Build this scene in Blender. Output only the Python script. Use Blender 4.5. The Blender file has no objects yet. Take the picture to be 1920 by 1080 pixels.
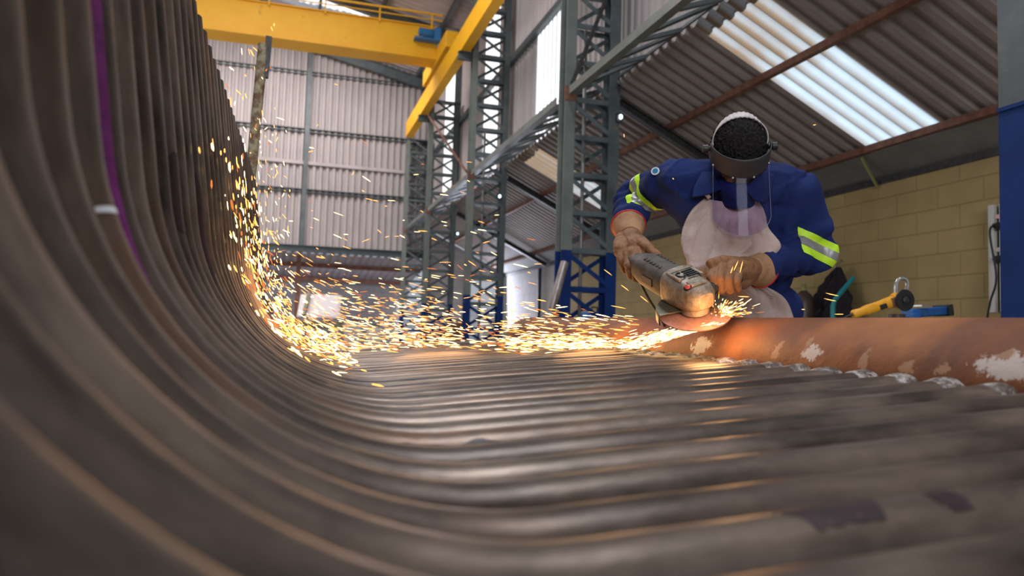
import bpy, bmesh, math, random
from mathutils import Vector, Matrix, noise
random.seed(7)
rnd = random.uniform
PI = math.pi
sc = bpy.context.scene
COL = sc.collection

# ---------------------------------------------------------------- camera
F = 1437.0
_sl = math.tan(math.radians(1.7))
def _n(a, b, c): return Vector((a, b, c)).normalized()
_yb = _n(-430, -82, F)                      # the building's length axis in camera space (right, up, forward)
_a = (F*F + 82*(82 + _sl*430))/(430 - 82*_sl)
_xb = _n(_a, -(82 + (_a+430)*_sl), F)
_zb = -_xb.cross(_yb)
RC = Matrix((_xb, _yb, _zb))                # world = RC @ camera space
H = 0.85
CAM = Vector((0, 0, H))
def W(px, py, Z):                           # the point of the place at depth Z seen at a pixel
    return CAM + RC @ Vector(((px-960)/F*Z, (540-py)/F*Z, Z))
def D(x, y, z): return (RC @ Vector((x, y, z)))     # camera-space direction to world
cd = bpy.data.cameras.new('camera'); cam = bpy.data.objects.new('camera', cd); COL.objects.link(cam)
M3 = Matrix((D(1,0,0), D(0,1,0), -D(0,0,1))).transposed()
cam.matrix_world = Matrix.Translation(CAM) @ M3.to_4x4()
cd.sensor_width = 36; cd.lens = F/1920*36; cd.clip_start = .01; cd.clip_end = 300
cd.dof.use_dof = True; cd.dof.focus_distance = 2.25; cd.dof.aperture_fstop = 3.6
sc.camera = cam
sc.view_settings.view_transform = 'Standard'; sc.view_settings.look = 'None'
sc.view_settings.exposure = 0.0; sc.view_settings.gamma = 1.0
sc.view_settings.use_curve_mapping = False
try:
    sc.cycles.use_denoising = True
    sc.cycles.max_bounces = 8; sc.cycles.transparent_max_bounces = 24
    sc.cycles.sample_clamp_indirect = 4
    sc.cycles.caustics_reflective = False; sc.cycles.caustics_refractive = False
except Exception: pass

# ---------------------------------------------------------------- light
w = bpy.data.worlds.new('sky'); sc.world = w; w.use_nodes = True
bgn = w.node_tree.nodes['Background']
bgn.inputs[0].default_value = (.80, .88, 1.0, 1); bgn.inputs[1].default_value = .5
def lamp(name, kind, loc, energy, color=(1,1,1), size=1, size_y=None, direction=None, **k):
    l = bpy.data.lights.new(name, kind); l.energy = energy; l.color = color
    if kind == 'AREA':
        l.size = size
        if size_y: l.shape = 'RECTANGLE'; l.size_y = size_y
    elif kind == 'SUN': l.angle = size
    else: l.shadow_soft_size = size
    o = bpy.data.objects.new(name, l); COL.objects.link(o); o.location = loc
    if direction is not None: o.rotation_euler = Vector(direction).to_track_quat('-Z', 'Y').to_euler()
    return o
lamp('sun', 'SUN', (20, 20, 30), 9.0, (1, .97, .94), .02, direction=(-.30, -.80, -.58))
lamp('roof_light_near', 'AREA', (1.2, 2.0, 8.0), 280, (.92, .95, 1), 3.2, 1.0, (-.1, 0, -1))
lamp('rear_fill', 'AREA', (-2.5, -9.0, 3.2), 620, (.95, .97, 1), 6, 4, (.25, 1, -.12))  # added light behind the camera for contrast on the tubes; no door stands there
lamp('roof_light_mid', 'AREA', (-1.0, 11, 8.3), 420, (1, .95, .95), 5, 3.0, (0, 0, -1))
lamp('roof_light_far', 'AREA', (-1.0, 17.5, 8.0), 520, (1, .95, .96), 6, 3.0, (0, .35, -1))
lamp('upward_fill', 'AREA', (-7.5, 13.0, 1.2), 330, (.97, .95, 1), 8, 2.5, (.75, 0, 1))  # added unseen light aimed up to brighten the nave roof and upper wall
lamp('annexe_fill', 'AREA', (-1.5, 22.6, 2.5), 110, (.88, .84, 1), 9, 1.2, (0, .5, -.6))  # added violet-white fill that brightens the annexe roof and rear wall
lamp('doorway_daylight', 'AREA', (5.5, 21.3, 1.7), 120, (.78, .82, 1), 1.0, 2.2, (-.35, -1, .15))
# the glow of the grinding sparks themselves
lamp('spark_glow_cut', 'POINT', W(1335, 596, 2.02), 1.6, (1, .5, .18), .05)
lamp('spark_glow_floor', 'POINT', W(1110, 635, 2.6), 5, (1, .5, .18), .15)
lamp('spark_glow_mid', 'POINT', W(820, 610, 3.0), 6, (1, .5, .2), .2)
lamp('spark_glow_bend', 'POINT', W(530, 540, 3.0), 5, (1, .45, .2), .2)

# ---------------------------------------------------------------- materials
def mat(name, color, rough=.6, metal=0, spec=.5, noise_scale=0, c2=None, fac=(.35, .65), bump=0, bump_scale=None,
        detail=6, stretch=None, coord='Object', rand=0, emit=None, alpha=None, trans=0, c3=None, c3_scale=3, c3_range=(.55, .7)):
    m = bpy.data.materials.new(name); m.use_nodes = True
    nt = m.node_tree; N = nt.nodes; L = nt.links
    b = N['Principled BSDF']
    b.inputs['Base Color'].default_value = (*color, 1); b.inputs['Roughness'].default_value = rough
    b.inputs['Metallic'].default_value = metal; b.inputs['Specular IOR Level'].default_value = spec
    if emit: b.inputs['Emission Color'].default_value = (*emit[0], 1); b.inputs['Emission Strength'].default_value = emit[1]
    if alpha is not None: b.inputs['Alpha'].default_value = alpha
    if trans: b.inputs['Transmission Weight'].default_value = trans
    vec = None
    if noise_scale or bump or c3:
        tc = N.new('ShaderNodeTexCoord'); vec = tc.outputs[coord]
        if rand:
            oi = N.new('ShaderNodeObjectInfo'); va = N.new('ShaderNodeVectorMath'); va.operation = 'MULTIPLY_ADD'
            cx = N.new('ShaderNodeCombineXYZ')
            for i in range(3): L.new(oi.outputs['Random'], cx.inputs[i])
            va.inputs[1].default_value = (37, 53, 71)
            L.new(cx.outputs[0], va.inputs[0]); L.new(vec, va.inputs[2]); vec = va.outputs[0]
        if stretch:
            mp = N.new('ShaderNodeMapping'); mp.inputs['Scale'].default_value = stretch
            L.new(vec, mp.inputs[0]); vec = mp.outputs[0]
    out = None
    if noise_scale and c2:
        nz = N.new('ShaderNodeTexNoise'); nz.inputs['Scale'].default_value = noise_scale; nz.inputs['Detail'].default_value = detail
        nz.inputs['Roughness'].default_value = .65
        L.new(vec, nz.inputs['Vector'])
        r = N.new('ShaderNodeValToRGB'); r.color_ramp.elements[0].position = fac[0]; r.color_ramp.elements[1].position = fac[1]
        r.color_ramp.elements[0].color = (*color, 1); r.color_ramp.elements[1].color = (*c2, 1)
        L.new(nz.outputs['Fac'], r.inputs[0]); out = r.outputs[0]
        if c3:
            n3 = N.new('ShaderNodeTexNoise'); n3.inputs['Scale'].default_value = c3_scale; n3.inputs['Detail'].default_value = 7
            L.new(vec, n3.inputs['Vector'])
            mr = N.new('ShaderNodeMapRange'); mr.inputs[1].default_value = c3_range[0]; mr.inputs[2].default_value = c3_range[1]
            L.new(n3.outputs['Fac'], mr.inputs[0])
            mx = N.new('ShaderNodeMix'); mx.data_type = 'RGBA'
            L.new(mr.outputs[0], mx.inputs[0]); L.new(out, mx.inputs[6]); mx.inputs[7].default_value = (*c3, 1)
            out = mx.outputs[2]
        if rand > .0:
            oi2 = N.new('ShaderNodeObjectInfo'); mr2 = N.new('ShaderNodeMapRange')
            mr2.inputs[3].default_value = 1-rand; mr2.inputs[4].default_value = 1+rand
            L.new(oi2.outputs['Random'], mr2.inputs[0])
            vm = N.new('ShaderNodeVectorMath'); vm.operation = 'SCALE'
            L.new(out, vm.inputs[0]); L.new(mr2.outputs[0], vm.inputs['Scale']); out = vm.outputs[0]
        L.new(out, b.inputs['Base Color'])
    if bump:
        nb = N.new('ShaderNodeTexNoise'); nb.inputs['Scale'].default_value = bump_scale or noise_scale*3 or 40
        nb.inputs['Detail'].default_value = 6
        L.new(vec, nb.inputs['Vector'])
        bp = N.new('ShaderNodeBump'); bp.inputs['Strength'].default_value = bump; bp.inputs['Distance'].default_value = .004
        L.new(nb.outputs['Fac'], bp.inputs['Height']); L.new(bp.outputs[0], b.inputs['Normal'])
    m.diffuse_color = (*color, 1)
    return m

M = {}
M['tube'] = mat('scaled_steel', (.040, .027, .020), .36, .45, .5, 11, (.205, .150, .115), (.36, .66), .16, 60, stretch=(.4, 1, .4), rand=.28,
                c3=(.16, .085, .045), c3_scale=5, c3_range=(.55, .75))
M['fin'] = mat('fin_steel', (.018, .013, .011), .8, .1, .3, 20, (.05, .036, .028))
M['weld'] = mat('weld_bead', (.085, .062, .048), .5, .25, .5, 45, (.42, .38, .35), (.46, .62), .9, 140, rand=.1)
M['paint_purple'] = mat('purple_marker_paint', (.16, .012, .13), .45, 0, .5, 60, (.26, .03, .22), bump=.2)
M['paint_dark'] = mat('dark_maroon_paint', (.014, .004, .007), .4, 0, .5, 60, (.035, .010, .016), bump=.2)
M['chalk'] = mat('chalk_mark', (.75, .75, .78), .8)
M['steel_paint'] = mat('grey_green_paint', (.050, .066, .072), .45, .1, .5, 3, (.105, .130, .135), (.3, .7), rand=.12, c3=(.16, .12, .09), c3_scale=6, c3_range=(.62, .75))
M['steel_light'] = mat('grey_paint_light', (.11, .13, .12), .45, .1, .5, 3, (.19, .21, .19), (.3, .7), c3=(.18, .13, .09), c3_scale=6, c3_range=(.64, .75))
M['blue_paint'] = mat('blue_column_paint', (.002, .018, .095), .6, .0, .2, 4, (.004, .030, .15), (.3, .7), .15, 20, c3=(.03, .07, .17), c3_scale=9, c3_range=(.66, .74))
M['brown_steel'] = mat('red_oxide_steel', (.13, .052, .030), .6, .1, .4, 8, (.24, .11, .07))
M['dark_steel'] = mat('dark_steel', (.028, .028, .032), .5, .3, .4, 20, (.07, .065, .06))
M['yellow'] = mat('crane_yellow', (.74, .345, .004), .5, 0, .4, 2.5, (.80, .42, .008), (.3, .7), c3=(.45, .22, .01), c3_scale=5, c3_range=(.64, .8))
M['blue_motor'] = mat('motor_blue', (.02, .13, .30), .5)
M['clad'] = mat('wall_cladding', (.33, .298, .292), .7, 0, .2, 2.2, (.44, .40, .39), (.3, .7), stretch=(1, 1, .25), c3=(.33, .25, .21), c3_scale=2.2, c3_range=(.60, .9))
M['roof_sheet'] = mat('lean_to_sheet', (.27, .225, .20), .6, .1, .4, 2.2, (.35, .30, .27), (.3, .7), stretch=(.4, 1, 1), c3=(.20, .155, .125), c3_scale=2.5, c3_range=(.58, .85))
M['nave_sheet'] = mat('nave_roof_sheet', (.46, .43, .46), .6, 0, .4, 1.6, (.56, .52, .55))
M['concrete'] = mat('concrete_floor', (.17, .155, .145), .75, 0, .4, 1.4, (.27, .25, .235), bump=.2, bump_scale=30)
M['grey_plate'] = mat('grey_eaves_plate', (.15, .15, .135), .7, 0, .3, 3, (.20, .195, .18))
M['board'] = mat('pale_board', (.78, .70, .68), .7)
M['olive'] = mat('olive_metal', (.14, .13, .07), .6, .2, .4, 12, (.30, .27, .18))
M['rust_post'] = mat('flaking_post', (.16, .10, .06), .75, .2, .3, 22, (.36, .33, .22), (.42, .58), .8, 60)
M['jacket'] = mat('navy_cotton', (.006, .013, .068), .85, 0, .25, 9, (.010, .024, .125), (.3, .7), .5, 260)
M['trouser'] = mat('navy_trousers', (.006, .014, .07), .85, 0, .25, 9, (.01, .022, .10), bump=.4, bump_scale=200)
M['hi_yellow'] = mat('lime_reflective', (.50, .80, .02), .5)
M['silver'] = mat('silver_reflective', (.26, .25, .25), .35, .3)
M['leather'] = mat('apron_suede', (.40, .285, .245), .85, 0, .2, 9, (.56, .43, .385), (.3, .7), .5, 130, c3=(.28, .17, .13), c3_scale=5, c3_range=(.58, .8))
M['glove'] = mat('glove_leather', (.15, .062, .026), .65, 0, .4, 14, (.36, .17, .075), (.3, .7), .7, 90, c3=(.07, .032, .018), c3_scale=14, c3_range=(.52, .72))
M['cuff_leather'] = mat('cuff_suede', (.30, .155, .075), .8, 0, .3, 16, (.44, .25, .135), (.35, .65), .6, 90)
M['red_trim'] = mat('red_binding', (.42, .02, .02), .7)
M['skin'] = mat('skin', (.20, .085, .050), .5, 0, .4, 20, (.26, .115, .07))
M['hair'] = mat('curly_hair', (.006, .005, .005), .8, 0, .25, 120, (.022, .016, .014), bump=1.0, bump_scale=300)
M['band_black'] = mat('shield_black', (.026, .024, .028), .62)
M['strap'] = mat('grey_strap', (.42, .38, .38), .6, 0, .4, 40, (.60, .55, .54))
M['black'] = mat('black_rubber', (.010, .010, .011), .5)
M['gear'] = mat('cast_gearcase', (.16, .115, .075), .5, .3, .5, 30, (.36, .30, .24), (.35, .65), .5, 80, c3=(.30, .15, .05), c3_scale=12, c3_range=(.5, .7))
M['motor_grey'] = mat('dusty_motor_body', (.050, .042, .038), .6, 0, .4, 30, (.11, .09, .075), (.35, .65), .3, 80)
M['guard'] = mat('guard_steel', (.10, .095, .07), .45, .6, .5, 18, (.22, .21, .16))
M['disc'] = mat('cutting_disc', (.30, .14, .10), .7, .1, .4, 90, (.42, .22, .17))
M['label_red'] = mat('red_button', (.55, .06, .04), .4)
M['cyl'] = mat('gas_cylinder_paint', (.075, .050, .038), .4, .1, .5, 6, (.12, .08, .06))
M['coat'] = mat('black_coat', (.014, .011, .015), .85, 0, .3, 14, (.028, .022, .028))
M['teal'] = mat('teal_paint', (.01, .25, .27), .4)
M['vise_blue'] = mat('vice_blue', (.008, .10, .36), .4, 0, .5, 14, (.02, .16, .48))
M['grind_yellow'] = mat('tool_yellow', (.78, .36, .015), .45, 0, .5, 40, (.50, .20, .01), (.5, .75))
M['chrome'] = mat('worn_bright_steel', (.42, .40, .38), .3, .9, .5, 30, (.62, .60, .57))
M['panel_white'] = mat('switchboard_enamel', (.58, .56, .50), .45)
M['pipe_grey'] = mat('scraped_pipe', (.22, .18, .16), .35, .6, .5, 16, (.48, .42, .40), stretch=(1, 1, .2))
M['olive_yellow'] = mat('olive_strut_paint', (.30, .29, .10), .6)

def rust_header():
    m = mat('rusty_header_pipe', (.23, .072, .021), .62, .1, .4, 5.5, (.125, .048, .024), (.36, .66), .45, 55,
            c3=(.42, .155, .045), c3_scale=3.1, c3_range=(.50, .72))
    nt = m.node_tree; N = nt.nodes; L = nt.links; b = N['Principled BSDF']
    cur = b.inputs['Base Color'].links[0].from_socket
    tc = N.new('ShaderNodeTexCoord')
    nz = N.new('ShaderNodeTexNoise'); nz.inputs['Scale'].default_value = 48; nz.inputs['Detail'].default_value = 9
    nz.inputs['Roughness'].default_value = .75
    L.new(tc.outputs['Object'], nz.inputs['Vector'])
    for (c, r, s, col) in SCUFFS:            # ground bright scuffs, each with its own ragged edge
        sb = N.new('ShaderNodeVectorMath'); sb.operation = 'SUBTRACT'; sb.inputs[1].default_value = c
        dv = N.new('ShaderNodeVectorMath'); dv.operation = 'DIVIDE'; dv.inputs[1].default_value = r
        ln = N.new('ShaderNodeVectorMath'); ln.operation = 'LENGTH'
        L.new(tc.outputs['Object'], sb.inputs[0]); L.new(sb.outputs[0], dv.inputs[0]); L.new(dv.outputs[0], ln.inputs[0])
        ad = N.new('ShaderNodeMath'); ad.operation = 'MULTIPLY_ADD'; ad.inputs[1].default_value = s; L.new(nz.outputs['Fac'], ad.inputs[0])
        L.new(ln.outputs['Value'], ad.inputs[2])
        mr = N.new('ShaderNodeMapRange'); mr.inputs[1].default_value = 1+s*.5; mr.inputs[2].default_value = .9+s*.5-.1
        L.new(ad.outputs[0], mr.inputs[0])
        mx = N.new('ShaderNodeMix'); mx.data_type = 'RGBA'; L.new(mr.outputs[0], mx.inputs[0])
        L.new(cur, mx.inputs[6]); mx.inputs[7].default_value = (*col, 1); cur = mx.outputs[2]
    L.new(cur, b.inputs['Base Color'])
    return m

def block_mat(name, ca, cb, mortar, axis='X', bw=.52, bh=.225):
    m = bpy.data.materials.new(name); m.use_nodes = True; nt = m.node_tree; N = nt.nodes; L = nt.links; b = N['Principled BSDF']
    tc = N.new('ShaderNodeTexCoord'); sp = N.new('ShaderNodeSeparateXYZ'); cb_ = N.new('ShaderNodeCombineXYZ')
    L.new(tc.outputs['Object'], sp.inputs[0])
    L.new(sp.outputs['Y' if axis == 'X' else 'X'], cb_.inputs[0]); L.new(sp.outputs['Z'], cb_.inputs[1])
    br = N.new('ShaderNodeTexBrick'); br.inputs['Scale'].default_value = 1; br.inputs['Brick Width'].default_value = bw
    br.inputs['Row Height'].default_value = bh; br.inputs['Mortar Size'].default_value = .007; br.inputs['Mortar Smooth'].default_value = .6
    br.inputs['Color1'].default_value = (*ca, 1); br.inputs['Color2'].default_value = (*cb, 1); br.inputs['Mortar'].default_value = (*mortar, 1)
    L.new(cb_.outputs[0], br.inputs['Vector'])
    nz = N.new('ShaderNodeTexNoise'); nz.inputs['Scale'].default_value = 3; nz.inputs['Detail'].default_value = 6
    L.new(tc.outputs['Object'], nz.inputs['Vector'])
    mr = N.new('ShaderNodeMapRange'); mr.inputs[3].default_value = .72; mr.inputs[4].default_value = 1.28
    L.new(nz.outputs['Fac'], mr.inputs[0])
    vm = N.new('ShaderNodeVectorMath'); vm.operation = 'SCALE'; L.new(br.outputs['Color'], vm.inputs[0]); L.new(mr.outputs[0], vm.inputs['Scale'])
    L.new(vm.outputs[0], b.inputs['Base Color']); b.inputs['Roughness'].default_value = .75
    bp = N.new('ShaderNodeBump'); bp.inputs['Strength'].default_value = .6; bp.inputs['Distance'].default_value = .01; bp.invert = True
    L.new(br.outputs['Fac'], bp.inputs['Height']); L.new(bp.outputs[0], b.inputs['Normal'])
    return m
M['block_olive'] = block_mat('painted_block_olive', (.36, .265, .105), (.385, .285, .12), (.29, .21, .08))
M['block_grey'] = block_mat('grey_block', (.27, .255, .25), (.30, .28, .275), (.18, .17, .17), 'Y')
M['block_white'] = block_mat('white_block', (.62, .66, .72), (.68, .72, .78), (.45, .48, .52), 'Y')

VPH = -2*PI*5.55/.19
def translucent(name, col, dirt_and_shade=None):
    m = bpy.data.materials.new(name); m.use_nodes = True; nt = m.node_tree; N = nt.nodes; L = nt.links
    N.remove(N['Principled BSDF']); out = N['Material Output']
    t = N.new('ShaderNodeBsdfTranslucent'); d = N.new('ShaderNodeBsdfDiffuse'); mx = N.new('ShaderNodeMixShader')
    mx.inputs[0].default_value = .25
    t.inputs[0].default_value = (*col, 1); d.inputs[0].default_value = (*col, 1)
    if dirt_and_shade:
        tc = N.new('ShaderNodeTexCoord'); nz = N.new('ShaderNodeTexNoise'); nz.inputs['Scale'].default_value = 3.5; nz.inputs['Detail'].default_value = 8
        L.new(tc.outputs['Object'], nz.inputs['Vector'])
        sp = N.new('ShaderNodeSeparateXYZ'); L.new(tc.outputs['Object'], sp.inputs[0])
        mr = N.new('ShaderNodeMapRange'); mr.inputs[1].default_value = 4.75; mr.inputs[2].default_value = 4.25
        L.new(sp.outputs['X'], mr.inputs[0])
        ad = N.new('ShaderNodeMath'); ad.operation = 'MULTIPLY_ADD'; ad.inputs[1].default_value = .50; L.new(mr.outputs[0], ad.inputs[0])
        m2 = N.new('ShaderNodeMapRange'); m2.inputs[1].default_value = .42; m2.inputs[2].default_value = .7; L.new(nz.outputs['Fac'], m2.inputs[0])
        m3 = N.new('ShaderNodeMath'); m3.operation = 'MULTIPLY'; m3.inputs[1].default_value = .5; L.new(m2.outputs[0], m3.inputs[0])
        m3.inputs[1].default_value = .16
        L.new(m3.outputs[0], ad.inputs[2])
        # ridge shading painted into the colour: a darker stripe along each valley
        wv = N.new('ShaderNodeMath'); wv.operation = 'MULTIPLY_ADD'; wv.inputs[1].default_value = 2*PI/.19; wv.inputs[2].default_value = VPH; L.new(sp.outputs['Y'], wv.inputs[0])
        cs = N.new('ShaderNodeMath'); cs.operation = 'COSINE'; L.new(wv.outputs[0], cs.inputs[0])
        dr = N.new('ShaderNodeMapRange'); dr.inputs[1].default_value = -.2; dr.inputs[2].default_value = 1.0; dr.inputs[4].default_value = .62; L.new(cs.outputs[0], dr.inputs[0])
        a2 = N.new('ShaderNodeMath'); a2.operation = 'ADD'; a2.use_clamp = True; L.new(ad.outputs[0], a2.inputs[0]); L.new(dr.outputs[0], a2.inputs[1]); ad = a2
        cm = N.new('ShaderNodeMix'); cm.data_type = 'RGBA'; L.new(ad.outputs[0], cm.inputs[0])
        cm.inputs[6].default_value = (*col, 1); cm.inputs[7].default_value = (*dirt_and_shade, 1)
        L.new(cm.outputs[2], t.inputs[0]); L.new(cm.outputs[2], d.inputs[0])
    L.new(t.outputs[0], mx.inputs[1]); L.new(d.outputs[0], mx.inputs[2]); L.new(mx.outputs[0], out.inputs[0])
    return m
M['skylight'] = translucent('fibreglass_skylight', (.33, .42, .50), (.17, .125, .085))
M['skylight_nave'] = translucent('fibreglass_nave', (.9, .92, .95))
M['window_sheet'] = translucent('fibreglass_wall_sheet', (.95, .97, 1.0))

def clear_plastic():
    m = bpy.data.materials.new('clear_visor'); m.use_nodes = True; nt = m.node_tree; N = nt.nodes; L = nt.links
    N.remove(N['Principled BSDF']); out = N['Material Output']
    t = N.new('ShaderNodeBsdfTransparent'); g = N.new('ShaderNodeBsdfGlossy'); mx = N.new('ShaderNodeMixShader')
    g.inputs['Roughness'].default_value = .06; g.inputs['Color'].default_value = (.9, .9, 1, 1)
    t.inputs[0].default_value = (.78, .73, .90, 1)
    fr = N.new('ShaderNodeFresnel'); fr.inputs[0].default_value = 1.45
    hf = N.new('ShaderNodeMath'); hf.operation = 'MULTIPLY'; hf.inputs[1].default_value = .28; L.new(fr.outputs[0], hf.inputs[0])
    L.new(hf.outputs[0], mx.inputs[0]); L.new(t.outputs[0], mx.inputs[1]); L.new(g.outputs[0], mx.inputs[2]); L.new(mx.outputs[0], out.inputs[0])
    return m
M['visor'] = clear_plastic()
def emitter(name, col, s):
    m = bpy.data.materials.new(name); m.use_nodes = True; nt = m.node_tree; N = nt.nodes; L = nt.links
    N.remove(N['Principled BSDF']); e = N.new('ShaderNodeEmission'); e.inputs[0].default_value = (*col, 1); e.inputs[1].default_value = s
    L.new(e.outputs[0], N['Material Output'].inputs[0])
    try: m.cycles.emission_sampling = 'NONE'
    except Exception: pass
    return m
M['spark_hot'] = emitter('spark_white_hot', (1, .72, .32), 5.0)
M['spark_orange'] = emitter('spark_orange', (1, .42, .10), 2.6)
M['spark_dim'] = emitter('spark_cooling', (1, .26, .06), 1.1)
M['lamp_glow'] = emitter('lamp_glow', (.60, .82, 1), 5)

# ---------------------------------------------------------------- mesh helpers
class MB:
    def __init__(s): s.v = []; s.f = []; s.mi = []; s.cm = 0
    def add(s, vs, fs):
        o = len(s.v); s.v += [Vector(p) for p in vs]
        for f in fs: s.f.append([i+o for i in f]); s.mi.append(s.cm)
        return s
    def box(s, c, size, R=None):
        c = Vector(c); hx, hy, hz = [q/2 for q in size]
        vs = [Vector((x*hx, y*hy, z*hz)) for x in (-1, 1) for y in (-1, 1) for z in (-1, 1)]
        if R is not None: vs = [R @ p for p in vs]
        return s.add([c+p for p in vs], [(0,1,3,2), (4,6,7,5), (0,4,5,1), (2,3,7,6), (0,2,6,4), (1,5,7,3)])
    def bb(s, a, b): # box by corners
        a = Vector(a); b = Vector(b); d = b-a
        return s.box((a+b)/2, (abs(d.x), abs(d.y), abs(d.z)))
    def bar(s, p, q, wd, ht, up=(0, 0, 1), section='box', t=.012):
        p = Vector(p); q = Vector(q); y = (q-p); L = y.length; y.normalize(); z = Vector(up)
        x = y.cross(z)
        if x.length < 1e-4: x = y.cross(Vector((1, 0, 0)))
        x.normalize(); z = x.cross(y); R = Matrix((x, y, z)).transposed(); c = (p+q)/2
        if section == 'box': s.box(c, (wd, L, ht), R)
        elif section == 'L':
            s.box(c+R @ Vector((-wd/2+t/2, 0, 0)), (t, L, ht), R); s.box(c+R @ Vector((t/2, 0, -ht/2+t/2)), (wd-t, L, t), R)
        elif section == 'I':
            s.box(c, (t, L, ht-2*t), R); s.box(c+R @ Vector((0, 0, ht/2-t/2)), (wd, L, t), R); s.box(c-R @ Vector((0, 0, ht/2-t/2)), (wd, L, t), R)
        elif section == 'C':
            s.box(c+R @ Vector((-wd/2+t/2, 0, 0)), (t, L, ht), R)
            s.box(c+R @ Vector((t/2, 0, ht/2-t/2)), (wd-t, L, t), R); s.box(c+R @ Vector((t/2, 0, -ht/2+t/2)), (wd-t, L, t), R)
        return s
    def sweep(s, pts, prof, closed_prof=True, caps=True, ups=None, scale=None):
        """prof(i) or list of 2-D points swept along pts with parallel frames"""
        pts = [Vector(p) for p in pts]; n = len(pts); T = []
        for i in range(n):
            a = pts[max(0, i-1)]; b = pts[min(n-1, i+1)]; T.append((b-a).normalized())
        u = Vector(ups) if ups is not None else Vector((0, 0, 1))
        if abs(u.dot(T[0])) > .97: u = Vector((1, 0, 0)) if abs(T[0].x) < .9 else Vector((0, 1, 0))
        u = (u-T[0]*u.dot(T[0])).normalized(); rows = []
        for i in range(n):
            u = (u-T[i]*u.dot(T[i])).normalized(); v = T[i].cross(u)
            k = 1 if scale is None else scale[i]
            pr = prof(i) if callable(prof) else prof
            rows.append([pts[i]+v*(a*k)+u*(b*k) for a, b in pr])
        m = len(rows[0]); fs = []
        for i in range(n-1):
            for j in range(m if closed_prof else m-1):
                j2 = (j+1) % m; fs.append((i*m+j, i*m+j2, (i+1)*m+j2, (i+1)*m+j))
        if caps and closed_prof:
            fs.append(tuple(range(m-1, -1, -1))); fs.append(tuple((n-1)*m+j for j in range(m)))
        return s.add([p for r in rows for p in r], fs)
    def tube(s, pts, r, seg=12, caps=True, ups=None):
        rr = r if hasattr(r, '__len__') else [r]*len(pts)
        return s.sweep(pts, [(math.cos(2*PI*k/seg), math.sin(2*PI*k/seg)) for k in range(seg)], True, caps, ups, rr)
    def lathe(s, prof, o=(0, 0, 0), ax=(0, 0, 1), seg=24):
        """prof: list of (radius, height)"""
        o = Vector(o); z = Vector(ax).normalized(); x = z.orthogonal().normalized(); y = z.cross(x); vs = []; fs = []
        for r, h in prof:
            for k in range(seg):
                a = 2*PI*k/seg; vs.append(o+z*h+(x*math.cos(a)+y*math.sin(a))*max(r, 1e-5))
        n = len(prof)
        for i in range(n-1):
            for k in range(seg):
                k2 = (k+1) % seg; fs.append((i*seg+k, i*seg+k2, (i+1)*seg+k2, (i+1)*seg+k))
        fs.append(tuple(range(seg-1, -1, -1))); fs.append(tuple((n-1)*seg+k for k in range(seg)))
        return s.add(vs, fs)
    def cap(s, p, q, r1, r2=None, seg=16):
        """tapered capsule"""
        p = Vector(p); q = Vector(q); r2 = r1 if r2 is None else r2; d = q-p; L = max(d.length, 1e-5)
        pr = [(r1*math.sin(a), -r1*math.cos(a)) for a in [PI/2*i/6 for i in range(7)]]
        pr += [(r2*math.cos(a), L+r2*math.sin(a)) for a in [PI/2*i/6 for i in range(7)]]
        return s.lathe(pr, p, d if d.length > 1e-5 else (0, 0, 1), seg)
    def chain(s, pts, rs):
        for i in range(len(pts)-1): s.cap(pts[i], pts[i+1], rs[i], rs[i+1])
        return s
    def ell(s, c, r, R=None, seg=24, rings=16):
        vs = []; fs = []; c = Vector(c)
        for i in range(rings+1):
            a = -PI/2+PI*i/rings
            for k in range(seg):
                b = 2*PI*k/seg; p = Vector((r[0]*math.cos(a)*math.cos(b), r[1]*math.cos(a)*math.sin(b), r[2]*math.sin(a)))
                if i in (0, rings): p = Vector((1e-5*math.cos(b), 1e-5*math.sin(b), r[2]*math.sin(a)))
                vs.append(c+(R @ p if R is not None else p))
        for i in range(rings):
            for k in range(seg):
                k2 = (k+1) % seg; fs.append((i*seg+k, i*seg+k2, (i+1)*seg+k2, (i+1)*seg+k))
        fs.append(tuple(range(seg-1, -1, -1))); fs.append(tuple(rings*seg+k for k in range(seg)))
        return s.add(vs, fs)
    def mesh(s, name):
        me = bpy.data.meshes.new(name); me.from_pydata([tuple(p) for p in s.v], [], s.f)
        if any(s.mi): me.polygons.foreach_set('material_index', s.mi)
        me.update(); return me
    def build(s, name, m, parent=None, smooth=False, bevel=0, local=False):
        me = s.mesh(name)
        for q in (m if isinstance(m, (list, tuple)) else [m]): me.materials.append(q)
        o = bpy.data.objects.new(name, me); COL.objects.link(o)
        if parent is not None:
            o.parent = parent
            if not local: o.matrix_parent_inverse = PINV.get(parent.name, Matrix.Identity(4))
        if smooth:
            if smooth is True: me.shade_smooth()
            else:
                me.shade_smooth(); me.set_sharp_from_angle(angle=math.radians(smooth))
        if bevel:
            b = o.modifiers.new('bevel', 'BEVEL'); b.width = bevel; b.segments = 2; b.limit_method = 'ANGLE'; b.angle_limit = .6
        return o
PINV = {}
def thing(name, label, cat, loc=(0, 0, 0), group=None, R=None):
    o = bpy.data.objects.new(name, None); COL.objects.link(o); o.empty_display_size = .1
    mw = Matrix.Translation(Vector(loc)) @ (R.to_4x4() if R is not None else Matrix.Identity(4))
    o.matrix_world = mw; PINV[o.name] = mw.inverted()
    o['label'] = label; o['category'] = cat
    if group: o['group'] = group
    return o
def tag(o, label, cat, group=None, kind=None):
    o['label'] = label; o['category'] = cat
    if group: o['group'] = group
    if kind: o['kind'] = kind
    return o
def struct(o, label=None):
    o['kind'] = 'structure'
    if label: o['label'] = label
    return o
def child(o, parent):
    o.parent = parent; o.matrix_parent_inverse = PINV.get(parent.name, Matrix.Identity(4)); return o
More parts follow.
